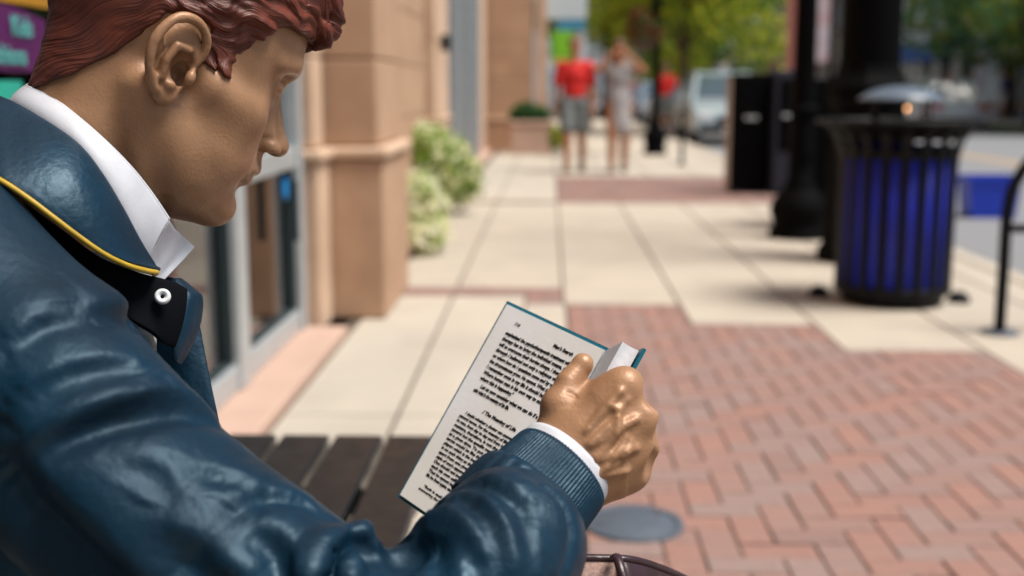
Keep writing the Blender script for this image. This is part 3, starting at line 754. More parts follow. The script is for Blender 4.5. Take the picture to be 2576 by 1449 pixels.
pieces.sort(key=lambda r: (0 if vis(r) else 1, r[2]))
GAP = .0027
mcache = {}
def brick_mesh(w, d, mi):
    key = (round(w, 3), round(d, 3), mi)
    if key in mcache: return mcache[key]
    bm = bmesh.new(); add_box(bm, (-w/2, -d/2, -.04), (w/2, d/2, 0))
    top = [e for e in bm.edges if all(v.co.z > -.001 for v in e.verts)]
    bmesh.ops.bevel(bm, geom=top, offset=.003, segments=1, affect='EDGES')
    me = bpy.data.meshes.new('brick'); bm.to_mesh(me); bm.free(); me.materials.append(M_bricks[mi]); mcache[key] = me; return me
rest = bmesh.new(); nb = 0
for r in pieces+pieces_far:
    w, d = r[1]-r[0]-2*GAP, r[3]-r[2]-2*GAP
    if w < .006 or d < .006: continue
    cx_, cy_ = (r[0]+r[1])/2, (r[2]+r[3])/2; dz = rng.normal(0, .0012)
    mi = int(rng.choice(8, p=[.2, .18, .16, .12, .12, .08, .08, .06]))
    if nb < 300:
        o = link('brick', brick_mesh(w, d, mi), None, pav); o.location = (cx_, cy_, dz); o.rotation_euler = (rng.normal(0, .006), rng.normal(0, .006), rng.normal(0, .004)); nb += 1
    else:
        f0 = len(rest.faces); add_box(rest, (cx_-w/2, cy_-d/2, -.04), (cx_+w/2, cy_+d/2, dz)); rest.faces.ensure_lookup_table()
        for f in rest.faces[f0:]: f.material_index = mi
o = bmobj('bricks', rest, None, pav); o['kind'] = 'stuff'
for m in M_bricks: o.data.materials.append(m)
# round cover set in the pavers
M_lidm = mat('blue grey iron', (.08, .10, .13), .6, var=.15, vscale=60, bump=.3, bscale=200)
mc = empty('manhole_cover', (.228, 3.04, 0)); props(mc, 'round blue grey iron cover set into the brick pavement', 'manhole cover')
lathe('lid', [(.0001, .010), (.108, .010), (.110, .008), (.1105, 0)], M_lidm, mc, 48)
lathe('rim', [(.112, -.01), (.112, .0085), (.114, .0105), (.130, .0105), (.132, .008), (.132, -.01)], M_lidm, mc, 48)
box('lifting_notch', (.058, .058, .0102), (.078, .070, .0115), mat('rust', (.10, .05, .035), .9), mc)

# ================================================================== shop building along the pavement
M_stone = mat('brown sandstone', (.53, .345, .225), .85, col2=(.44, .27, .17), vscale=2.2, bump=.2, bscale=60, dist=.004, detail=8)
M_stone2 = mat('pale sandstone', (.68, .49, .35), .85, col2=(.58, .40, .28), vscale=2.5, bump=.2, bscale=60, dist=.004, detail=8)
M_alu = mat('silver window frame', (.50, .54, .56), .42, metal=.35, var=.06, vscale=10)
M_alud = mat('dark gasket', (.02, .035, .04), .6)
M_int = mat('dark shop interior', (.055, .038, .028), .9, var=.3, vscale=2)
M_intw = mat('brown shop wall', (.16, .105, .07), .9, var=.25, vscale=1.4)
for m_ in (M_stone, M_stone2): grime(m_, .5, 1.1, (.34, .215, .14))
def glass_mat(name, tint, mixf):
    m = bpy.data.materials.new(name); m.use_nodes = True; n, l = nodes(m); n.clear()
    out = n.new('ShaderNodeOutputMaterial'); mx = n.new('ShaderNodeMixShader'); tr = n.new('ShaderNodeBsdfTransparent'); gl = n.new('ShaderNodeBsdfGlossy'); fr = n.new('ShaderNodeFresnel')
    tr.inputs[0].default_value = (*tint, 1); gl.inputs['Roughness'].default_value = .02; gl.inputs[0].default_value = (.95, .97, 1, 1); fr.inputs[0].default_value = 1.5
    ad = n.new('ShaderNodeMath'); ad.operation = 'ADD'; ad.inputs[1].default_value = mixf; l.new(fr.outputs[0], ad.inputs[0])
    l.new(ad.outputs[0], mx.inputs[0]); l.new(tr.outputs[0], mx.inputs[1]); l.new(gl.outputs[0], mx.inputs[2]); l.new(mx.outputs[0], out.inputs[0]); return m
M_glass = glass_mat('shop glass', (.80, .86, .86), .06)
M_blueglass = glass_mat('blue glass', (.30, .55, .70), .22)
shop = empty('shop_building', (-1.2, 3, 0)); props(shop, 'sandstone shop building with large silver framed windows behind the bench', 'building')
def sp_(o): o.parent = shop; o.matrix_parent_inverse = Matrix.Translation((1.2, -3, 0)); return o
def sbox(name, lo, hi, m, bev=.006): return sp_(box(name, lo, hi, m, None, bev))
sbox('plinth', (-1.6, -3, -.05), (-.957, 5.53, .035), M_pink, .008)
sbox('plinth', (-1.6, 6.9, -.05), (-1.03, 22.0, .035), M_pink, .008)
XG = -1.2
# posts, rails, panes
for y, w in ((-1.2, .10), (.5, .10), (1.9, .08), (3.32, .08), (4.36, .14), (5.46, .09)):
    sbox('window_post', (XG-.09, y-w/2, .036), (XG+.06, y+w/2, 3.2), M_alu, .006)
ys = [-1.2, .5, 1.9, 3.32, 4.36, 5.46]
for a, b in zip(ys[:-1], ys[1:]):
    a += .05; b -= .05
    sbox('window_rail', (XG-.08, a, .037), (XG+.045, b, .13), M_alu, .006)
    if a > 4: sbox('window_rail', (XG-.08, a, .79), (XG+.045, b, .885), M_alu, .006)
    sbox('window_rail', (XG-.08, a, 2.5), (XG+.045, b, 2.6), M_alu, .006)
    sbox('gasket', (XG-.02, a, .131), (XG+.02, b, .145), M_alud, 0)
    sbox('gasket', (XG-.02, b-.035, .146), (XG+.03, b+.001, .789), M_alud, 0)
    if a > 4:
        sbox('pane', (XG-.012, a, .146), (XG, b-.036, .788), M_glass, 0); sbox('pane', (XG-.012, a, .887), (XG, b, 2.498), M_glass, 0)
    else: sbox('pane', (XG-.012, a, .146), (XG, b-.036, 2.498), M_glass, 0)
sbox('fascia', (XG-.3, -3, 2.605), (XG+.10, 5.52, 3.6), M_stone, .01)
sbox('upper_wall', (XG-.4, -3, 3.605), (XG+.06, 5.6, 12), M_stone, 0)
sbox('unseen_side_wall', (-5, -26, -.05), (XG+.25, -3.01, 12), M_stone, 0)  # out of view behind the camera; added to block sky fill
# inside of the shop
sbox('back_wall', (-4.2, -3, -.05), (-4.1, 5.6, 3.5), M_intw, 0); sbox('shop_floor', (-4.1, -3, -.05), (-1.61, 5.6, .03), M_int, 0); sbox('shop_ceiling', (-4.1, -3, 3.0), (-1.52, 5.6, 3.1), M_int, 0)
sbox('end_wall', (-4.1, 5.2, .03), (-1.45, 5.3, 3), M_intw, 0)
sbox('door_handle', (XG+.062, 5.20, .48), (XG+.09, 5.23, .75), M_alud, .004)
tv = lathe('window_sticker', [(.0001, .002), (.052, .002), (.055, 0)], mat('bright blue sticker', (.02, .30, .75), .4), None, 28)
tv.data.transform(Matrix.Translation((XG+.012, 5.33, .705))@Matrix.Rotation(math.pi/2, 4, 'Y')); tv.data.transform(Matrix.Translation((0, 0, 0))); sp_(tv)
# pillar of stacked blocks
def pillar(x0, x1, y0, y1, zs, m, m2, top=9, sets=.03, band=True):
    zz = zs+[top]
    for i in range(len(zz)-1):
        a, b = zz[i], zz[i+1]; isband = band and i == 1
        s = -.028 if isband else (0 if i == 0 else sets)
        sbox('stone_block', (x0, y0+s, a+.003), (x1-s, y1-(s if s > 0 else 0), b-.003), m2 if isband else m, .012 if not isband else .02)
pillar(-1.6, -.822, 5.87, 6.86, [0, .80, .865, 1.29, 1.80, 2.4, 3.0], M_stone, M_stone2)
pillar(-1.6, -1.085, 5.56, 5.85, [0, .80, .865, 1.29, 1.80, 2.4, 3.0], M_stone2, M_stone2, sets=.02)
# recessed bay beyond the pillar
sbox('bay_wall', (-1.7, 6.87, .036), (-1.24, 11.8, 9), M_stone, 0)
for z in (.45, .9, 1.35, 1.8, 2.3): sbox('course', (-1.245, 6.88, z), (-1.232, 11.78, z+.42), M_stone, .008)
pillar(-1.6, -1.12, 11.82, 13.4, [0.036, .80, .86, 1.6, 2.4], M_stone2, M_stone2, sets=.01)
for y in (13.45, 15.4, 17.5, 19.7): sbox('window_post', (-1.35, y, .037), (-1.16, y+.22, 5), M_alu, .006)
for y in (13.68, 15.63, 17.73): sbox('pane', (-1.26, y, .037), (-1.24, y+1.75, 5), M_blueglass, 0)
sbox('wall_inside', (-2.2, 13.4, 0), (-2.1, 20, 5), mat('grey blue wall', (.20, .33, .40), .9), 0)  # plain grey-blue wall behind the blue panes
sbox('bay_wall', (-1.7, 19.94, .036), (-1.18, 21.9, 9), M_stone2, 0); sbox('upper_wall', (-1.7, 13.41, 5.01), (-1.1, 19.93, 9), M_stone, 0)
pillar(-1.8, -.30, 22.02, 24.2, [0, .55, .62, 1.3, 2.0, 2.8], M_stone, M_stone2, sets=.04)
sbox('end_pilaster', (-.27, 22.5, 0), (-.08, 24, 9), M_stone2, .01)
sbox('bay_wall', (-3, 24.21, 0), (-.9, 60, 8), M_stone, 0)
for i in range(6): sbox('window', (-.905, 26+i*5.5, .6), (-.88, 28.6+i*5.5, 3.2), M_blueglass, 0)
sbox('wall_lamp', (-1.115, 12.3, 1.52), (-1.02, 12.42, 1.68), mat('black lamp', (.01, .01, .01), .5), .01)

# signs on the shop window
M_pur = mat('purple sign', (.085, .004, .085), .5, var=.1, vscale=8); M_teal = mat('teal sign', (.02, .40, .30), .5, var=.1, vscale=8); M_tealt = mat('teal lettering', (.10, .36, .36), .5); M_gold = mat('amber sign', (.42, .20, .01), .5, var=.2, vscale=5)
def text_on_glass(s, y, z, size, m, parent, name='lettering'):
    cu = bpy.data.curves.new(name, 'FONT'); cu.body = s; cu.size = size; cu.extrude = .001; cu.offset = .0015; cu.align_x = 'CENTER'
    o = bpy.data.objects.new(name, cu); COL.objects.link(o); bpy.context.view_layer.update()
    me = bpy.data.meshes.new_from_object(o.evaluated_get(bpy.context.evaluated_depsgraph_get())); bpy.data.objects.remove(o); bpy.data.curves.remove(cu)
    me.transform(Matrix.Translation((XG+.0135, y, z))@Matrix(((0, 0, 1, 0), (1, 0, 0, 0), (0, 1, 0, 0), (0, 0, 0, 1))))
    o = link(name, me, m); o.parent = parent; o.matrix_parent_inverse = Matrix.Translation((-XG, -parent.location.y, -parent.location.z)); return o
def sign_plate(name, y0, y1, z0, z1, m, label, arch=0):
    e = empty(name, (XG, (y0+y1)/2, z0)); props(e, label, 'sign')
    V = []; n_ = 16
    top = [((y0+(y1-y0)*i/n_), z1+arch*math.sin(math.pi*i/n_)) for i in range(n_+1)]
    ring = [(y0, z0), (y1, z0)]+top[::-1]
    for x in (.004, .010): V += [(x, y-(y0+y1)/2, z-z0) for y, z in ring]
    N = len(ring); F = [tuple(range(N)), tuple(range(2*N-1, N-1, -1))]+[(i, (i+1) % N, N+(i+1) % N, N+i) for i in range(N)]
    bm = bmesh.new(); vv = [bm.verts.new(p) for p in V]
    for f in F: bm.faces.new([vv[i] for i in f])
    bmesh.ops.recalc_face_normals(bm, faces=bm.faces); bmobj('plate', bm, m, e); return e
s1 = sign_plate('window_sign', 2.34, 2.84, 1.185, 1.305, M_pur, 'purple arched window sign with teal lettering behind the statue', .025)
text_on_glass('Kids', 2.70, 1.265, .062, M_tealt, s1); text_on_glass('fashions', 2.62, 1.202, .058, M_tealt, s1)
sign_plate('window_sign', 2.36, 2.69, 1.06, 1.165, M_teal, 'small teal window sign below the purple sign')
sign_plate('window_sign', 2.2, 2.95, 1.335, 1.60, M_gold, 'amber window sign above the purple sign')
sign_plate('display_board', 3.42, 3.72, .42, .92, mat('dark poster', (.02, .02, .025), .5, col2=(.16, .045, .02), vscale=9), 'dark poster with rusty patches standing in the shop window')
# ================================================================== bench, satchel
M_slat = mat('dark brown recycled plank', (.010, .0095, .010), .34, var=.2, spec=.4, vscale=20, rvar=.08)
n, l = nodes(M_slat); tc_ = n.new('ShaderNodeTexCoord'); wv_ = n.new('ShaderNodeTexWave'); wv_.wave_type = 'BANDS'; wv_.bands_direction = 'X'; wv_.inputs['Scale'].default_value = 190/6.283*1.6; wv_.inputs['Distortion'].default_value = .3
l.new(tc_.outputs['Object'], wv_.inputs['Vector']); b_ = n.new('ShaderNodeBump'); b_.inputs['Strength'].default_value = .25; b_.inputs['Distance'].default_value = .0008; l.new(wv_.outputs[0], b_.inputs['Height']); l.new(b_.outputs[0], n['Principled BSDF'].inputs['Normal'])
M_black = mat('black powder coat', (.0025, .003, .004), .5, var=.2, vscale=30, spec=.2)
M_blackm = mat('matte black metal', (.0015, .0015, .002), .7, var=.2, vscale=20, spec=.06)
bench = empty('park_bench', (-.5, 1.3, 0)); props(bench, 'dark brown slatted bench beneath the bronze statue', 'bench')
for i in range(5):
    x = -.23-.109*i; box('slat', (x-.096+.5, -1.05, .418), (x+.5, 1.045, .45), M_slat, bench, .005)
for y in (-.75, .0, .78):
    box('bracket', (-.27, y-.03, .385), (.262, y+.03, .4175), M_black, bench, .004)
for y in (-.75, .78):
    for x in (-.22, .20):
        box('leg', (x-.03, y-.028, 0.001), (x+.03, y+.028, .385), M_black, bench, .004)
M_leather = mat('dark purple brown leather', (.030, .012, .016), .32, var=.3, vscale=40, bump=.3, bscale=120, dist=.002)
M_canvas = mat('pale pink canvas', (.52, .36, .31), .9, col2=(.34, .21, .18), vscale=420, bump=.5, bscale=500, dist=.001)
bag = empty('satchel', tuple(at(1560, 1500, 1.0))); props(bag, 'open satchel of pale pink canvas with dark leather rim below the book', 'bag')
def bg(o): o.parent = bag; o.matrix_parent_inverse = Matrix.Translation(-Vector(tuple(at(1560, 1500, 1.0)))); return o
rim_t = [at(*p) for p in [(1380, 1410, .985), (1440, 1405, .98), (1510, 1405, .98), (1580, 1408, .985), (1630, 1420, 1.0), (1690, 1442, 1.03), (1760, 1475, 1.07)]]
bot_t = [at(*p) for p in [(1390, 1700, .97), (1450, 1700, .965), (1510, 1700, .965), (1580, 1700, .97), (1640, 1700, .985), (1700, 1720, 1.01), (1770, 1740, 1.05)]]
bg(sheet('front_panel', rim_t, bot_t, M_canvas, None, .004, 40, 8, .004))
bg(tube('leather_rim', catmull(rim_t, 50), .0038, M_leather, n=8))
sh1 = [at(*p) for p in [(1552, 1412, .978), (1582, 1416, .981), (1632, 1428, .996), (1690, 1450, 1.026), (1755, 1482, 1.066)]]
sh2 = [at(*p) for p in [(1575, 1560, .962), (1610, 1560, .967), (1650, 1560, .982), (1700, 1570, 1.01), (1765, 1590, 1.05)]]
bg(sheet('leather_flap', sh1, sh2, M_leather, None, .003, 30, 8, .004))
bg(tube('strap', catmull([at(*p) for p in [(1545, 1402, .974), (1551, 1400, .966), (1560, 1425, .957), (1572, 1470, .95), (1585, 1560, .94)]], 24), .0042, M_leather, n=8, flat=.6))
rb = [p+np.array((.01, .07, -.045)) for p in rim_t]; rbb = [p+np.array((.01, .05, -.03)) for p in bot_t]
bg(sheet('back_panel', rb, rbb, M_leather, None, .004, 30, 6))

# ================================================================== litter bin
M_liner = mat('blue bin liner', (.012, .026, .50), .55, var=.1, vscale=10)
bin_ = empty('litter_bin', (1.862, 6.47, 0)); props(bin_, 'black slatted steel litter bin with blue liner and domed lid', 'litter bin')
lathe('liner', [(.0001, .10), (.290, .10), (.297, .84), (.28, .84)], M_liner, bin_, 40)
lathe('base', [(.0001, .012), (.262, .012), (.266, .03), (.262, .045), (.288, .055), (.303, .075), (.303, .105), (.285, .108)], M_black, bin_, 48)
lathe('hoop', [(.290, .785), (.303, .785), (.305, .845), (.290, .845)], M_black, bin_, 48)
NS = 20
prof = [(.3045, .06), (.3045, .70), (.308, .79), (.33, .87), (.368, .935), (.415, .972)]
sv = []; sf = []
for r, z in prof:
    for r2 in (r, r-.006): sv += [(r2, -.024, z), (r2, .024, z)]
for i in range(len(prof)-1):
    q = i*4; sf += [(q, q+1, q+5, q+4), (q+3, q+2, q+6, q+7), (q, q+4, q+6, q+2), (q+1, q+3, q+7, q+5)]
sf += [(0, 2, 3, 1), (q+4, q+5, q+7, q+6)]
sm = bpy.data.meshes.new('slat'); sm.from_pydata(sv, [], sf); sm.materials.append(M_black); sm.update()
for k in range(NS):
    o = link('slat', sm, None, bin_); o.rotation_euler = (0, 0, 2*math.pi*(k+.5)/NS)
lathe('rim', [(.405, .968), (.430, .962), (.438, .972), (.432, .984), (.408, .982), (.405, .968)], M_black, bin_, 56)
lathe('shelf', [(.20, .90), (.33, .885), (.40, .965)], M_blackm, bin_, 48)
lathe('lid', [(.0001, 1.160), (.06, 1.157), (.12, 1.146), (.18, 1.122), (.222, 1.092), (.224, 1.086), (.21, 1.086), (.12, 1.126), (.0001, 1.14)], mat('grey painted lid', (.12, .155, .20), .35, spec=.5), bin_, 48)
for k in range(4):
    a = 2*math.pi*(k+.38)/4; box('lid_post', (.185*math.cos(a)-.008, .185*math.sin(a)-.008, .88), (.185*math.cos(a)+.008, .185*math.sin(a)+.008, 1.105), M_black, bin_)
for sx, y in ((-1, .15), (1, -.02)):
    lathe('foot', [(.0001, .06), (.03, .058), (.055, .03), (.06, 0)], M_black, bin_, 16, (sx*.36, y, 0))

# ================================================================== bike rack
rack = empty('bike_rack', (2.135, 5.62, 0)); props(rack, 'black tubular hoop bike rack bolted to the pavement beside the litter bin', 'bike rack')
hp = [(0, 0, .01), (0, 0, .3), (0, 0, .58), (.03, .0, .72), (.11, .0, .84), (.24, 0, .93), (.36, 0, .95), (.48, 0, .93), (.61, 0, .84), (.69, 0, .72), (.72, 0, .58), (.72, 0, .3), (.72, 0, .01)]
tube('hoop', catmull(hp, 60), .027, M_black, rack, 14)
tube('cross_bar', [(0.02, 0, .50), (.36, 0, .50), (.70, 0, .50)], .02, M_black, rack, 10)
for x in (0, .72): lathe('foot_plate', [(.0001, .012), (.085, .012), (.09, .004), (.09, 0)], M_lidm, rack, 20, (x, 0, 0))

# ================================================================== posts and boxes
def lamp_post(name, loc, label, r, base_r, base_h, top, fl=True):
    e = empty(name, loc); props(e, label, 'lamp post', 'black street lamp posts')
    b = base_r; h = base_h
    lathe('base', [(b*1.0, 0), (b*1.0, h*.10), (b*.88, h*.13), (b*.90, h*.22), (b*.98, h*.30), (b*1.0, h*.36), (b*.92, h*.46), (b*.66, h*.58), (b*.50, h*.66), (b*.52, h*.70), (b*.42, h*.74), (b*.40, h), (r*1.25, h*1.04)], M_blackm, e, 28)
    lathe('shaft', [(r*1.15, base_h*1.0), (r, base_h*1.6), (r*.9, top)], M_blackm, e, 20)
    lathe('collar', [(r*1.1, base_h*1.55), (r*1.4, base_h*1.57), (r*1.4, base_h*1.62), (r*1.1, base_h*1.64)], M_blackm, e, 20)
    lathe('lantern', [(r*.9, top), (.12, top+.05), (.20, top+.4), (.22, top+.7), (.10, top+.9), (.0001, top+1.0)], mat('frosted lantern', (.6, .62, .6), .4), e, 16)
    return e
lamp_post('lamp_post', (1.93, 9.28, 0), 'black lamp post with bell shaped base left of the litter bin', .085, .225, .62, 4.0)
e2 = lamp_post('lamp_post', (1.82, 20.95, 0), 'slim black lamp post with a flower basket beyond the walking couple', .07, .20, .8, 4.2)
e3 = lamp_post('lamp_post', (1.95, 44, 0), 'farthest lamp post along the pavement', .07, .20, .8, 4.2)
sig = empty('signal_post', (2.10, 8.05, 0)); props(sig, 'thick black post with broad pedestal standing behind the litter bin', 'post')
lathe('pedestal', [(.30, 0), (.30, .08), (.26, .14), (.25, 1.02), (.29, 1.08), (.285, 1.16), (.22, 1.24), (.20, 1.30)], M_blackm, sig, 10, smooth=False)
lathe('shaft', [(.195, 1.30), (.187, 5.5)], M_blackm, sig, 20)
def cabinet(name, lo, hi, label, cat, m, door=True, side=None):
    e = empty(name, ((lo[0]+hi[0])/2, (lo[1]+hi[1])/2, 0)); props(e, label, cat, 'black boxes beside the kerb'); c = Vector(((lo[0]+hi[0])/2, (lo[1]+hi[1])/2, 0))
    box('body', Vector(lo)-c, Vector(hi)-c, m, e, .02)
    w = (hi[0]-lo[0])/2; d = (hi[1]-lo[1])/2
    box('door', (-w+.05, -d-.012, hi[2]*.35), (w-.05, -d-.001, hi[2]-.1), M_blackm, e, .008)
    box('handle', (-.07, -d-.04, hi[2]*.62), (.07, -d-.013, hi[2]*.65), M_alu, e, .004)
    for sx in (-1, 1): lathe('foot', [(.0001, .10), (.05, .10), (.055, .05), (.05, 0)], M_lidm, e, 14, (sx*(w-.08), -d+.06, 0))
    if side: box('lit_side_plate', (-w-.018, -d+.01, .06), (-w-.001, d-.01, hi[2]-.04), side, e, .004)
    return e
M_navy = mat('dark navy enamel', (.012, .014, .03), .5)
cabinet('newspaper_box', (2.02, 9.75, .02), (2.62, 10.25, 1.22), 'black newspaper box standing between lamp post and thick post', 'newspaper box', M_blackm)
cabinet('newspaper_box', (1.97, 13.2, .02), (2.40, 13.5, 1.30), 'black newspaper box, its lit side coloured tan, in front of parked cars', 'newspaper box', M_blackm, side=mat('tan lit side', (.42, .33, .26), .6))  # tan side plate: light falling on that side put into its colour
cabinet('newspaper_box', (2.41, 13.05, .02), (2.72, 13.6, 1.34), 'dark navy newspaper box next to the pale sided one', 'newspaper box', M_navy)
bol = empty('bollard', (1.99, 18.2, 0)); props(bol, 'thin dark bollard on the pavement beside the parked cars', 'bollard')
lathe('post', [(.035, 0), (.03, .02), (.03, .8), (.022, .84), (.0001, .85)], M_blackm, bol, 12)
lathe('base', [(.07, 0), (.07, .02), (.034, .03)], M_blackm, bol, 12)
bb = empty('recycling_box', (4.36, 12.0, -.12)); props(bb, 'bright blue plastic box standing at the road edge behind the bike rack', 'recycling box')
bm = bmesh.new(); r = bmesh.ops.create_cube(bm, size=1)
for v_ in r['verts']:
    tpr = 1.0 if v_.co.z > 0 else .86; v_.co = Vector((v_.co.x*.50*tpr, v_.co.y*.38*tpr, (v_.co.z+.5)*.38))
bmesh.ops.delete(bm, geom=[f for f in bm.faces if f.normal.z > .9], context='FACES')
bo = bmobj('body', bm, mat('bright blue plastic', (.012, .05, .55), .4), bb); sm_ = bo.modifiers.new('s', 'SOLIDIFY'); sm_.thickness = .012
bm = bmesh.new()
for lo, hi in (((-.27, -.21, .37), (.27, -.185, .41)), ((-.27, .185, .37), (.27, .21, .41)), ((-.27, -.184, .37), (-.245, .184, .41)), ((.245, -.184, .37), (.27, .184, .41))): add_box(bm, lo, hi)
bmobj('rim', bm, bpy.data.materials['bright blue plastic'], bb)

# ================================================================== leaves, shrubs, trees
def leaf_cloud(name, centers, n_, size, mats, parent, shell=.55, droop=.2, seed=1):
    r = np.random.default_rng(seed); C_ = np.array(centers, float); w = C_[:, 3]*C_[:, 4]*C_[:, 5]; w = w**.67; pick = r.choice(len(C_), n_, p=w/w.sum())
    d = r.normal(size=(n_, 3)); d /= np.linalg.norm(d, axis=1)[:, None]; rad = r.uniform(shell, 1.0, n_)**.6
    P = C_[pick, :3]+d*rad[:, None]*C_[pick, 3:6]*(1+.12*r.normal(size=(n_, 1)))
    nrm = d+r.normal(size=(n_, 3))*.7+np.array((0, 0, .35)); nrm /= np.linalg.norm(nrm, axis=1)[:, None]
    t = np.cross(nrm, r.normal(size=(n_, 3))); t /= np.linalg.norm(t, axis=1)[:, None]; b = np.cross(nrm, t)
    s = size*r.uniform(.6, 1.3, n_)[:, None]
    V = np.stack([P-t*s, P+b*s*.45+nrm*s*.12, P+t*s-np.array((0, 0, 1))*s*droop, P-b*s*.45+nrm*s*.12], 1).reshape(-1, 3)
    Q = np.arange(n_*4).reshape(-1, 4)
    o = npmesh(name, V, Q, None, parent); me = o.data
    me.polygons.foreach_set('use_smooth', np.zeros(n_, bool))
    for m in mats: me.materials.append(m)
    me.polygons.foreach_set('material_index', r.integers(0, len(mats), n_).astype(np.int32)); me.update(); return o
def leafm(name, c):
    m = mat(name, c, .55, spec=.3); n, l = nodes(m); b = n['Principled BSDF']
    tr = n.new('ShaderNodeBsdfTranslucent'); tr.inputs[0].default_value = (min(1, c[0]*1.6), min(1, c[1]*1.6), min(1, c[2]*1.2), 1); mx = n.new('ShaderNodeMixShader'); mx.inputs[0].default_value = .5
    out = n['Material Output']; l.new(b.outputs[0], mx.inputs[1]); l.new(tr.outputs[0], mx.inputs[2]); l.new(mx.outputs[0], out.inputs[0]); return m
LG = [leafm('yellow green leaf', (.32, .36, .03)), leafm('mid green leaf', (.17, .25, .03)), leafm('lime leaf', (.42, .42, .05)), leafm('deep green leaf', (.09, .16, .025))]
LD = [leafm('dark leaf', (.07, .15, .04)), leafm('blue green leaf', (.10, .22, .11)), leafm('olive leaf', (.22, .26, .05)), leafm('darkest green leaf', (.05, .09, .03))]  # darker leaf greens, mixed at random over each crown
LV = [leafm('cream leaf', (.84, .82, .60)), leafm('pale green leaf', (.66, .70, .44)), leafm('green leaf', (.20, .33, .07)), leafm('cream white leaf', (.88, .87, .72))]
M_bark = mat('bark', (.085, .055, .038), .9, var=.3, vscale=12, bump=.6, bscale=40)
def shrub(loc, blobs, n_, size, mats, label, seed):
    e = empty('shrub', loc); props(e, label, 'shrub')
    leaf_cloud('foliage', blobs, n_, size, mats, e, .45, .3, seed)
    for k in range(5):
        a = k*1.26; tube('stem', [(.03*math.cos(a), .03*math.sin(a), 0), (.10*math.cos(a), .10*math.sin(a), .22), (.18*math.cos(a), .18*math.sin(a), .45)], (.012, .009, .004), M_bark, e, 6)
shrub((-.90, 8.35, 0), [(0, 0, .30, .18, .22, .22), (.03, -.1, .16, .17, .2, .14), (-.03, .05, .44, .14, .16, .14)], 1300, .045, [LV[0], LV[3], LV[1], LV[3], LV[0], LV[2]], 'cream and green variegated shrub nearest the stone pillar', 11)
shrub((-1.02, 10.9, 0), [(0, 0, .45, .34, .36, .30), (.10, .1, .30, .32, .3, .22), (-.12, 0, .68, .24, .3, .16)], 1900, .055, LV[1:3]+LV[:1]+LG[1:2], 'larger yellow green variegated shrub behind the cream one', 12)
def tree(loc, h, blobs, n_, size, mats, label, seed, tr=.14, lean=0):
    e = empty('street_tree', loc); props(e, label, 'tree', 'street trees')
    tube('trunk', catmull([(0, 0, -.1), (.04, .02, h*.35), (lean*.5, .05, h*.7), (lean, 0, h)], 12), np.linspace(tr, tr*.45, 12), M_bark, e, 10)
    for i, b in enumerate(blobs[:6]):
        tube('limb', catmull([(lean*.4, .03, h*.55), ((b[0]+lean*.4)*.45, b[1]*.4, (b[2]+h*.6)*.5), (b[0], b[1], b[2])], 8), np.linspace(tr*.45, tr*.1, 8), M_bark, e, 6)
    leaf_cloud('crown', blobs, n_, size, mats, e, .35, .25, seed)
def blobs_for(r0, h0, h1, k, seed):
    r = random.Random(seed); out = []
    for i in range(k):
        a = r.uniform(0, 6.28); q = r0*math.sqrt(r.random())*.8; z = r.uniform(h0, h1); s = r.uniform(.28, .5)*r0
        out.append((q*math.cos(a), q*math.sin(a), z, s, s, s*.7))
    return out
tree((3.35, 31, 0), 3.6, blobs_for(2.7, 1.9, 5.0, 22, 1), 6500, .13, LG, 'yellow green street tree above the parked cars', 21)
tree((2.4, 47, 0), 4, blobs_for(2.8, 2.2, 6.5, 16, 2), 4200, .17, LG, 'yellow green street tree farther along behind the slim lamp post', 22)
tree((6.4, 64, 0), 4, blobs_for(4.0, 2.0, 8, 18, 3), 4200, .24, LG[1:], 'broad green tree at the far end of the parked cars', 23)
tree((14.2, 36, 0), 4.5, blobs_for(3.6, 2.6, 7.5, 20, 4), 5200, .18, LD, 'dark green tree across the street above the bin lid', 24, .2)
tree((17.2, 46, 0), 5, blobs_for(4.2, 3.0, 9, 20, 5), 4800, .22, LD, 'blue green tree across the street near the right edge', 25, .3)
tree((13.6, 33.5, 0), 4.0, blobs_for(2.2, 2.4, 5.5, 12, 6), 2600, .15, LD[1:3], 'olive tree with brown trunk at the right edge of the far pavement', 26, .22)
tree((10.5, 80, 0), 5, blobs_for(5, 2.2, 9, 16, 7), 3600, .32, LD[:3], 'large dark tree closing the far end of the street', 27, .3)
# stone planter with clipped shrub
pl = empty('planter', (-.33, 21.3, 0)); props(pl, 'pale pink stone planter box with dark green shrub beside the walking man', 'planter')
bm = bmesh.new(); add_box(bm, (-.36, -.3, 0), (.36, .3, .50), .02); add_box(bm, (-.39, -.33, .501), (.39, .33, .57), .02); bmobj('box', bm, M_pink, pl)
leaf_cloud('foliage', [(-.1, 0, .72, .26, .26, .20), (.14, 0, .68, .2, .24, .16), (-.22, 0, .64, .18, .2, .14)], 1000, .06, [leafm('hedge leaf', (.03, .10, .035)), LD[0]], pl, .4, .2, 31)
shrub((.10, 20.4, 0), [(0, 0, .28, .14, .14, .16), (0, 0, .42, .10, .1, .1)], 300, .05, LG, 'small yellow green plant at the corner of the stone planter', 32)
hb = empty('flower_basket', (1.60, 20.9, 1.75)); props(hb, 'round basket of dark red flowers hanging from the slim lamp post', 'flower basket')
lathe('bowl', [(.0001, 0), (.14, .04), (.22, .16), (.24, .22)], M_bark, hb, 18)
leaf_cloud('flowers', [(0, 0, .34, .32, .3, .24), (-.08, 0, .55, .22, .2, .2)], 700, .06, [leafm('dark red petal', (.16, .015, .02)), leafm('rust petal', (.20, .05, .02)), LD[0]], hb, .3, .3, 33)
tube('bracket', [(.22, .05, .62), (.05, 0, .80), (0, 0, .62)], .012, M_blackm, hb, 8)
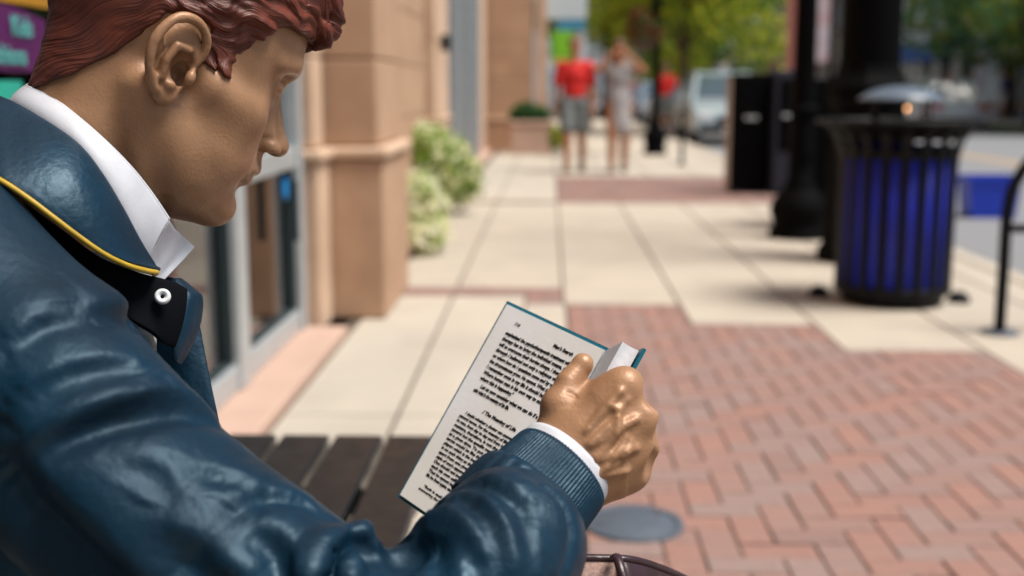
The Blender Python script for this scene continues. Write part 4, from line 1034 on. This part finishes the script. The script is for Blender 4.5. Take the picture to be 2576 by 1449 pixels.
# ================================================================== people
SKIN = mat('skin', (.42, .22, .14), .6, var=.1, vscale=10); SKIN2 = mat('tanned skin', (.46, .20, .10), .6, var=.1, vscale=10)
def person(loc, rz, h, tops, bottoms, hairm, skinm, label, pose_='walk', dress=False, cap=None, group=None, vox=13, hair_long=False):
    e = empty('person', loc, rz); props(e, label, 'person', group)
    s = h/1.78
    hipz = 930; knee = 510
    st = 130 if pose_ in ('walk', 'phone') else 20
    Lg = {-1: [(st*.2, -95, hipz), (st*1.0, -98, knee), (st*.7, -100, 90)], 1: [(0, 95, hipz), (st*.1, 98, knee), (-st*1.2, 100, 110)]}
    def arm(sd, kind):
        S_ = (0, sd*185, 1420)
        if kind == 'up': return [S_, (90, sd*330, 1400), (120, sd*120, 1600)]
        if kind == 'fwd': return [S_, (60, sd*225, 1150), (260, sd*160, 1180)]
        return [S_, (-25*sd, sd*235, 1140), (45*sd+20, sd*245, 885)]
    arms = {1: arm(1, 'up' if pose_ == 'phone' else 'down'), -1: arm(-1, 'up' if pose_ == 'phone' else 'down')}
    if pose_ == 'fwd': arms = {1: arm(1, 'fwd'), -1: arm(-1, 'down')}
    def build(part, infl):
        v = Vol((-330, -400, -20), (420, 400, 1850), vox)
        if part == 'body':
            v.ell((8, 0, 1690), (98, 78, 118), 20); v.ell((70, 0, 1650), (36, 45, 55), 20); v.ell((100, 0, 1678), (16, 12, 16), 10)
            for sd in (-1, 1): v.ell((0, sd*80, 1685), (18, 10, 30), 6)
            v.tub([(-8, 0, 1600), (-5, 0, 1500)], (58, 62), 25)
        if part in ('body', 'top', 'dress'):
            v.tub([(-5, -150+infl*0, 1410), (-5, 150, 1410)], 60+infl, 40)
            v.ell((0, 0, 1290), (112+infl, 165+infl, 175), 50); v.ell((0, 0, 1080), (105+infl, 150+infl, 150), 60)
        if part in ('body', 'bottom', 'dress'): v.ell((-8, 0, 950), (118+infl, 168+infl, 110), 50)
        for sd in (-1, 1):
            a = [np.array(q, float) for q in arms[sd]]
            if part == 'body':
                v.tub(a, (52, 43, 30), 20); d = a[2]-a[1]; d /= np.linalg.norm(d)
                v.tub([a[2], a[2]+d*95], (34, 26), 14); v.tub([a[2]+d*20, a[2]+d*60+np.array((35, 0, 0))], (15, 12), 8)
                v.tub(Lg[sd], (92, 68, 46), 25); f = np.array(Lg[sd][2], float); v.tub([f+(0, 0, -45), f+(150, 0, -62)], (42, 34), 16)
            if part in ('top',): v.tub([a[0], a[0]+(a[1]-a[0])*.72], (66+infl*.6, 62+infl*.6), 20)
            if part == 'bottom':
                l_ = [np.array(q, float) for q in Lg[sd]]; v.tub([l_[0], l_[0]+(l_[1]-l_[0])*.78], (104+infl*.5, 90+infl), 25)
        if part == 'dress': v.tub([(0, 0, 1000), (20, 0, 640)], (150, 175), 40)
        P, Q = v.nets(); P = relax(P, Q, 2)*.001*s; return P, Q
    P, Q = build('body', 0); npmesh('body', P, Q, skinm, e)
    if dress: P, Q = build('dress', 16); npmesh('dress', P, Q, tops, e)
    else:
        P, Q = build('top', 20); npmesh('shirt', P, Q, tops, e); P, Q = build('bottom', 16); npmesh('shorts', P, Q, bottoms, e)
    v = Vol((-160, -130, 1380), (160, 130, 1850), 11); v.ell((-8, 0, 1722), (112, 92, 104), 10); v.ell((75, 0, 1660), (60, 80, 60), 10, 'sub')
    if hair_long: v.tub([(-60, 0, 1700), (-80, 0, 1470)], (80, 70), 30)
    P, Q = v.nets(); npmesh('hair', relax(P, Q, 2)*.001*s, Q, hairm, e)
    for sd in (-1, 1):
        f = np.array(Lg[sd][2], float)*.001*s; v_, f_ = tube_mesh([f+(-.05*s, 0, -.06*s), f+(.02*s, 0, -.055*s), f+(.16*s, 0, -.07*s)], (.05*s, .055*s, .042*s), 10); pymesh('shoe', v_, f_, M_shoe, e, True)
    return e
M_shoe = mat('dark shoe', (.03, .03, .03), .6)
H_dk = mat('dark brown hair', (.06, .03, .02), .6); H_rd = mat('reddish brown hair', (.13, .05, .03), .6)
RED = mat('red t-shirt', (.70, .022, .018), .8, var=.06, vscale=6); GRY = mat('grey shorts', (.17, .19, .19), .85, var=.1, vscale=8)
DRS = mat('grey patterned dress', (.36, .34, .34), .85, var=.25, vscale=30)
person((.33, 16.5, 0), -math.pi/2-.05, 1.80, RED, GRY, mat('short sandy hair', (.22, .11, .07), .7), SKIN2, 'man in red t-shirt and grey shorts walking along the pavement')
person((.93, 16.5, 0), -math.pi/2+.05, 1.76, DRS, None, H_rd, SKIN2, 'woman in grey dress with both arms raised beside the red shirted man', 'phone', True, hair_long=True)
WHT = mat('white shirt', (.7, .7, .72), .8); BLU = mat('blue shirt', (.04, .10, .36), .8); ORG = mat('orange red shirt', (.72, .06, .02), .8); GRN = mat('green shirt', (.04, .22, .13), .8)
person((2.76, 29.0, 0), -1.5, 1.72, RED, GRY, H_dk, SKIN, 'small figure in a red shirt behind the slim lamp post', 'fwd', vox=18)
person((14.6, 45, 0), 3.0, 1.75, ORG, GRY, H_dk, SKIN, 'figure in an orange red shirt on the far pavement', vox=22, group='people on the far pavement')
person((15.4, 45, 0), 3.4, 1.75, GRN, GRY, H_dk, SKIN, 'figure in a green shirt on the far pavement', vox=22, group='people on the far pavement')
person((16.3, 44, 0), 2.6, 1.75, BLU, WHT, H_dk, SKIN, 'figure in a blue shirt and white shorts on the far pavement', vox=22, group='people on the far pavement')
person((12.9+.6, 47, 0), 3.1, 1.72, BLU, GRY, H_rd, SKIN, 'figure in a blue shirt and grey shorts seen above the bin lid', vox=22, group='people on the far pavement')
person((1.0, 33, 0), -1.5, 1.72, WHT, GRY, H_dk, SKIN, 'distant figure in a white shirt on the pavement behind the couple', vox=20)

# ================================================================== cars
M_tyre = mat('tyre rubber', (.012, .012, .012), .8); M_rim = mat('alloy', (.5, .52, .55), .3, metal=.8); M_cg = mat('car glass', (.06, .09, .11), .06, spec=.8); M_head = mat('headlight', (.75, .78, .8), .12, spec=.8); M_tail = mat('tail light', (.4, .01, .01), .3)
def car(loc, rz, col, label, L_=4.5, W_=1.78, H_=1.46, suv=0):
    e = empty('parked_car', loc, rz); props(e, label, 'car', 'cars in the street')
    paint = mat('car paint', col, .25, metal=.2, coat=.6)
    hl = L_/2; zb = .22; belt = .88+.12*suv; H_ += .18*suv
    pr = [(-hl, .45), (-hl+.02, .62), (-hl+.12, belt-.06), (-hl+.5, belt), (hl-1.25, belt+.02), (hl-.5, belt-.12), (hl-.08, belt-.26), (hl, .5), (hl-.05, .3), (-hl+.05, .3)]
    def loft(prof, w0, w1, name, m, nz=3, inset=.0):
        V = []; n_ = len(prof)
        for sx, ww in ((-1, 1), (-.93, 1.0)):
            pass
        rows = [(-w0, .90), (-w0*1.0+.06, 1.0), (w0-.06, 1.0), (w0, .90)]
        cz = sum(p[1] for p in prof)/n_; cx = 0
        for y, k in rows: V += [((p[0]-cx)*(1 if k == 1 else .985), y, cz+(p[1]-cz)*k) for p in prof]
        F = [(i*n_+j, i*n_+(j+1) % n_, (i+1)*n_+(j+1) % n_, (i+1)*n_+j) for i in range(3) for j in range(n_)]
        F += [tuple(range(n_))[::-1], tuple(3*n_+j for j in range(n_))]
        o = pymesh(name, V, F, m, e, True); bm = bmesh.new(); bm.from_mesh(o.data); bmesh.ops.recalc_face_normals(bm, faces=bm.faces); bm.to_mesh(o.data); bm.free()
        b = o.modifiers.new('b', 'BEVEL'); b.width = .05; b.segments = 3; b.limit_method = 'ANGLE'; b.angle_limit = .5; return o
    loft(pr, W_/2, W_/2, 'body', paint)
    cab = [(-hl+.55, belt-.01), (-hl+1.0, H_-.06), (-hl+1.5, H_), (hl-2.2, H_), (hl-1.85, H_-.05), (hl-1.05, belt+.0)]
    V = []
    for (x, z) in cab:
        k = (z-belt)/(H_-belt); wy = W_/2*(.93-.20*max(0, k)); V += [(x, -wy, z), (x, wy, z)]
    n_ = len(cab); F = [(2*i, 2*i+1, 2*i+3, 2*i+2) for i in range(n_-1)]+[tuple(2*i for i in range(n_))[::-1], tuple(2*i+1 for i in range(n_))]
    o = pymesh('cabin', V, F, paint, e); b = o.modifiers.new('b', 'BEVEL'); b.width = .03; b.segments = 2
    def pane(name, a, b_, off=.006):
        p = [Vector(q) for q in a]; c = sum(p, Vector())/len(p); nn = (p[1]-p[0]).cross(p[2]-p[0]).normalized(); nn = nn if nn.dot(c-Vector((0, 0, belt-.3))) > 0 else -nn
        q = [c+(x-c)*b_+nn*(off+.012) for x in p]; q2 = [x-nn*.02 for x in q]; N = len(q)
        pymesh(name, q+q2, [tuple(range(N)), tuple(range(2*N-1, N-1, -1))]+[(i, (i+1) % N, N+(i+1) % N, N+i) for i in range(N)], M_cg, e)
    pane('windscreen', [V[8], V[9], V[11], V[10]], .88); pane('rear_window', [V[0], V[1], V[3], V[2]], .86)
    for sd in (0, 1):
        top1, top0 = Vector(V[6+sd]), Vector(V[4+sd]); b0, b1 = Vector(V[0+sd]), Vector(V[10+sd]); m_t = (top0+top1)/2; m_b = (b0+b1)/2
        pane('side_window', [Vector(V[2+sd]), m_t, m_b, b0+Vector((.25, 0, .02))], .84); pane('side_window', [m_t, Vector(V[8+sd]), b1+Vector((-.1, 0, .02)), m_b], .84)
    for x in (-hl+.85, hl-.85):
        for sd in (-1, 1):
            w = empty('wheel'); w.parent = e; w.location = (x, sd*(W_/2-.10), .31); w.rotation_euler = (math.pi/2, 0, 0)
            lathe('tyre', [(.19, -.10), (.29, -.105), (.315, -.08), (.315, .08), (.29, .105), (.19, .10)], M_tyre, w, 24); lathe('rim', [(.0001, .09), (.05, .09), (.17, .07), (.195, .10), (.195, -.10), (.0001, -.09)], M_rim, w, 20)
    for sd in (-1, 1):
        o = box('headlight', (hl-.16, sd*.62-.17, .60), (hl-.03, sd*.62+.17, .74), M_head, e, .03); o = box('tail_light', (-hl-.012, sd*.66-.14, .62), (-hl+.1, sd*.66+.14, .80), M_tail, e, .02)
        box('mirror', (hl-1.75, sd*(W_/2+.09)-.09, belt+.0), (hl-1.62, sd*(W_/2+.09)+.09, belt+.14), paint, e, .03)
    box('bumper', (hl-.1, -W_/2+.12, .28), (hl+.03, W_/2-.12, .45), M_blackm, e, .03); box('grille', (hl-.08, -.4, .50), (hl+.012, .4, .64), M_blackm, e, .01)
    box('number_plate', (hl+.031, -.25, .34), (hl+.04, .25, .43), WHT, e)
    return e
car((4.0, 28.5, -.12), -math.pi/2, (.42, .50, .55), 'silver blue parked car beside the black newspaper boxes', suv=1)
car((3.95, 36.5, -.12), -math.pi/2, (.60, .64, .68), 'white parked car behind the silver blue one')
car((3.95, 43.0, -.12), -math.pi/2, (.25, .33, .45), 'blue grey parked car third in the row')
car((3.95, 50.0, -.12), -math.pi/2, (.5, .08, .06), 'red parked car farthest along the kerb')
car((12.0, 38.0, -.12), math.pi/2+.02, (.62, .66, .68), 'white car parked across the street near the right edge')
c5 = car((12.0, 45.0, -.12), -math.pi/2, (.30, .05, .04), 'dark red car parked across the street')
car((9.6, 52.0, -.12), -math.pi/2, (.10, .12, .14), 'dark car driving up the street seen under the bin lid')
em = bpy.data.materials.new('lit amber lamp'); em.use_nodes = True; nn_, ll_ = nodes(em); nn_['Principled BSDF'].inputs['Emission Color'].default_value = (1, .45, .16, 1); nn_['Principled BSDF'].inputs['Emission Strength'].default_value = 9
al = empty('distant_amber_light', (10.15, 35.0, -.12)); props(al, 'small glowing amber light on an added stand in the far lane', 'light')  # distant lit vehicle light, stood in for by a lens on an added stand
lathe('stand', [(.16, 0), (.16, .03), (.02, .05), (.02, .62)], M_blackm, al, 12); lathe('lens', [(.0001, .60), (.09, .63), (.105, .70), (.09, .77), (.0001, .80)], em, al, 16)

# ================================================================== buildings far along and across the street
def house(loc, sx, sy, h, m, label, rows, cols, face='x', roof=None, trim=None, win=None, name='building', awn=None):
    e = empty(name, loc); props(e, label, 'building', 'buildings across and at the end of the street')
    box('wall', (0, 0, -.2), (sx, sy, h), m, e)
    box('cornice', (-.25, -.25, h), (sx+.1, sy+.25, h+.35), trim or M_stone2, e)
    wm = win or M_wing
    for r_ in range(rows):
        for c_ in range(cols):
            z0 = .6+r_*(h-.5)/rows; z1 = z0+(h-.5)/rows*.62
            if face == 'x':
                a = sy*(c_+.22)/cols; b = sy*(c_+.78)/cols; w = box('window', (-.06, a, z0), (.02, b, z1), wm, e); box('window_sill', (-.16, a-.08, z0-.14), (.0, b+.08, z0-.01), trim or M_stone2, e)
            else:
                a = sx*(c_+.22)/cols; b = sx*(c_+.78)/cols; w = box('window', (a, -.06, z0), (b, .02, z1), wm, e); box('window_sill', (a-.08, -.16, z0-.14), (b+.08, 0, z0-.01), trim or M_stone2, e)
    if awn:
        if face == 'x':
            v = [(-1.3, .5, 2.5), (-1.3, sy-.5, 2.5), (-.02, sy-.5, 3.3), (-.02, .5, 3.3), (-1.3, .5, 2.3), (-1.3, sy-.5, 2.3)]
            pymesh('awning', v, [(0, 1, 2, 3), (4, 5, 1, 0)], awn, e)
    return e
M_wing = mat('dark window glass', (.05, .07, .09), .1, spec=.7); M_winl = mat('pale window', (.42, .52, .58), .15, spec=.7)
M_rb = mat('red brick', (.42, .18, .13), .9, var=.15, vscale=3); M_gw = mat('grey white render', (.74, .77, .82), .9, var=.06, vscale=1); M_tan = mat('tan render', (.46, .36, .27), .9, var=.08, vscale=1); M_wht = mat('white render', (.74, .76, .78), .9, var=.04, vscale=1); M_lav = mat('lavender grey render', (.62, .60, .70), .9, var=.06, vscale=1)
AW1 = mat('white awning', (.7, .72, .72), .8); AW2 = mat('blue awning', (.05, .12, .35), .8)
house((17.6, 26, 0), 10, 12, 7, M_rb, 'red brick shop across the street at the right edge', 2, 4, awn=AW1)
house((17.6, 38.2, 0), 10, 12, 9, M_lav, 'lavender grey shop across the street with white awning', 3, 4, awn=AW1, win=M_winl)
house((17.6, 50.4, 0), 10, 14, 7.5, M_gw, 'grey white shop across the street with blue awning', 2, 5, awn=AW2)
house((17.6, 64.6, 0), 10, 16, 8, M_tan, 'tan building across the street farther along', 2, 5)
house((17.6, 81, 0), 12, 24, 9, M_rb, 'long red brick building at the far side of the street', 3, 7)
house((4.8, 105, 0), 9, 8, 9, M_tan, 'tan building closing the street behind the trees', 3, 4, 'y', win=M_winl)
house((-3.5, 100, 0), 8.2, 8, 7.5, M_wht, 'white building at the end of the pavement behind the couple', 2, 4, 'y', win=M_winl)
house((14, 110, 0), 14, 8, 10, M_gw, 'pale grey building at the far end of the road', 3, 6, 'y', win=M_winl)
# hanging signs on the corner pillar
bs = empty('hanging_sign', (.26, 23.6, 2.35)); props(bs, 'white and blue hanging sign high on the corner pillar', 'sign')
box('panel', (-.42, -.03, .10), (.42, .03, .62), mat('pale blue sign face', (.55, .66, .74), .5), bs, .03); box('lower_band', (-.15, -.028, -.12), (.40, .028, .098), mat('blue sign band', (.04, .25, .42), .5), bs, .03); tube('bracket', [(-.6, 0, .66), (.42, 0, .66)], .018, M_blackm, bs, 8)
gs = empty('hanging_sign', (.22, 24.6, 1.75)); props(gs, 'bright lime green hanging sign above the walking man', 'sign')
box('panel', (-.22, -.03, 0), (.25, .03, .56), mat('lime sign face', (.22, .60, .03), .5), gs, .06); box('lower_band', (-.2, -.028, -.14), (.22, .028, -.003), mat('yellow green band', (.55, .60, .12), .5), gs, .02); tube('bracket', [(-.4, 0, .6), (.25, 0, .6)], .015, M_blackm, gs, 8)
# banners on the thick posts by the kerb
bn = empty('street_banner', (3.02, 14.6, 1.45)); props(bn, 'pale street banner with pink stripes between the black posts', 'banner')
box('cloth', (0, 0, 0), (.30, .012, 1.6), mat('pale banner', (.62, .66, .74), .7, col2=(.6, .36, .38), vscale=5), bn); tube('arm', [(-.1, 0, 1.62), (.32, 0, 1.62)], .012, M_blackm, bn, 6); tube('pole', [(.33, 0, -1.45), (.33, 0, 2.2)], .03, M_blackm, bn, 8)
b2 = empty('street_banner', (2.83, 14.6, 1.35)); props(b2, 'narrow salmon coloured banner left of the pale one', 'banner')
box('cloth', (-.02, 0, 0), (.09, .012, 1.7), mat('salmon banner', (.45, .17, .14), .7), b2); tube('arm', [(-.04, 0, 1.72), (.12, 0, 1.72)], .012, M_blackm, b2, 6); tube('pole', [(.12, 0, -1.35), (.12, 0, 2.2)], .035, M_blackm, b2, 8)
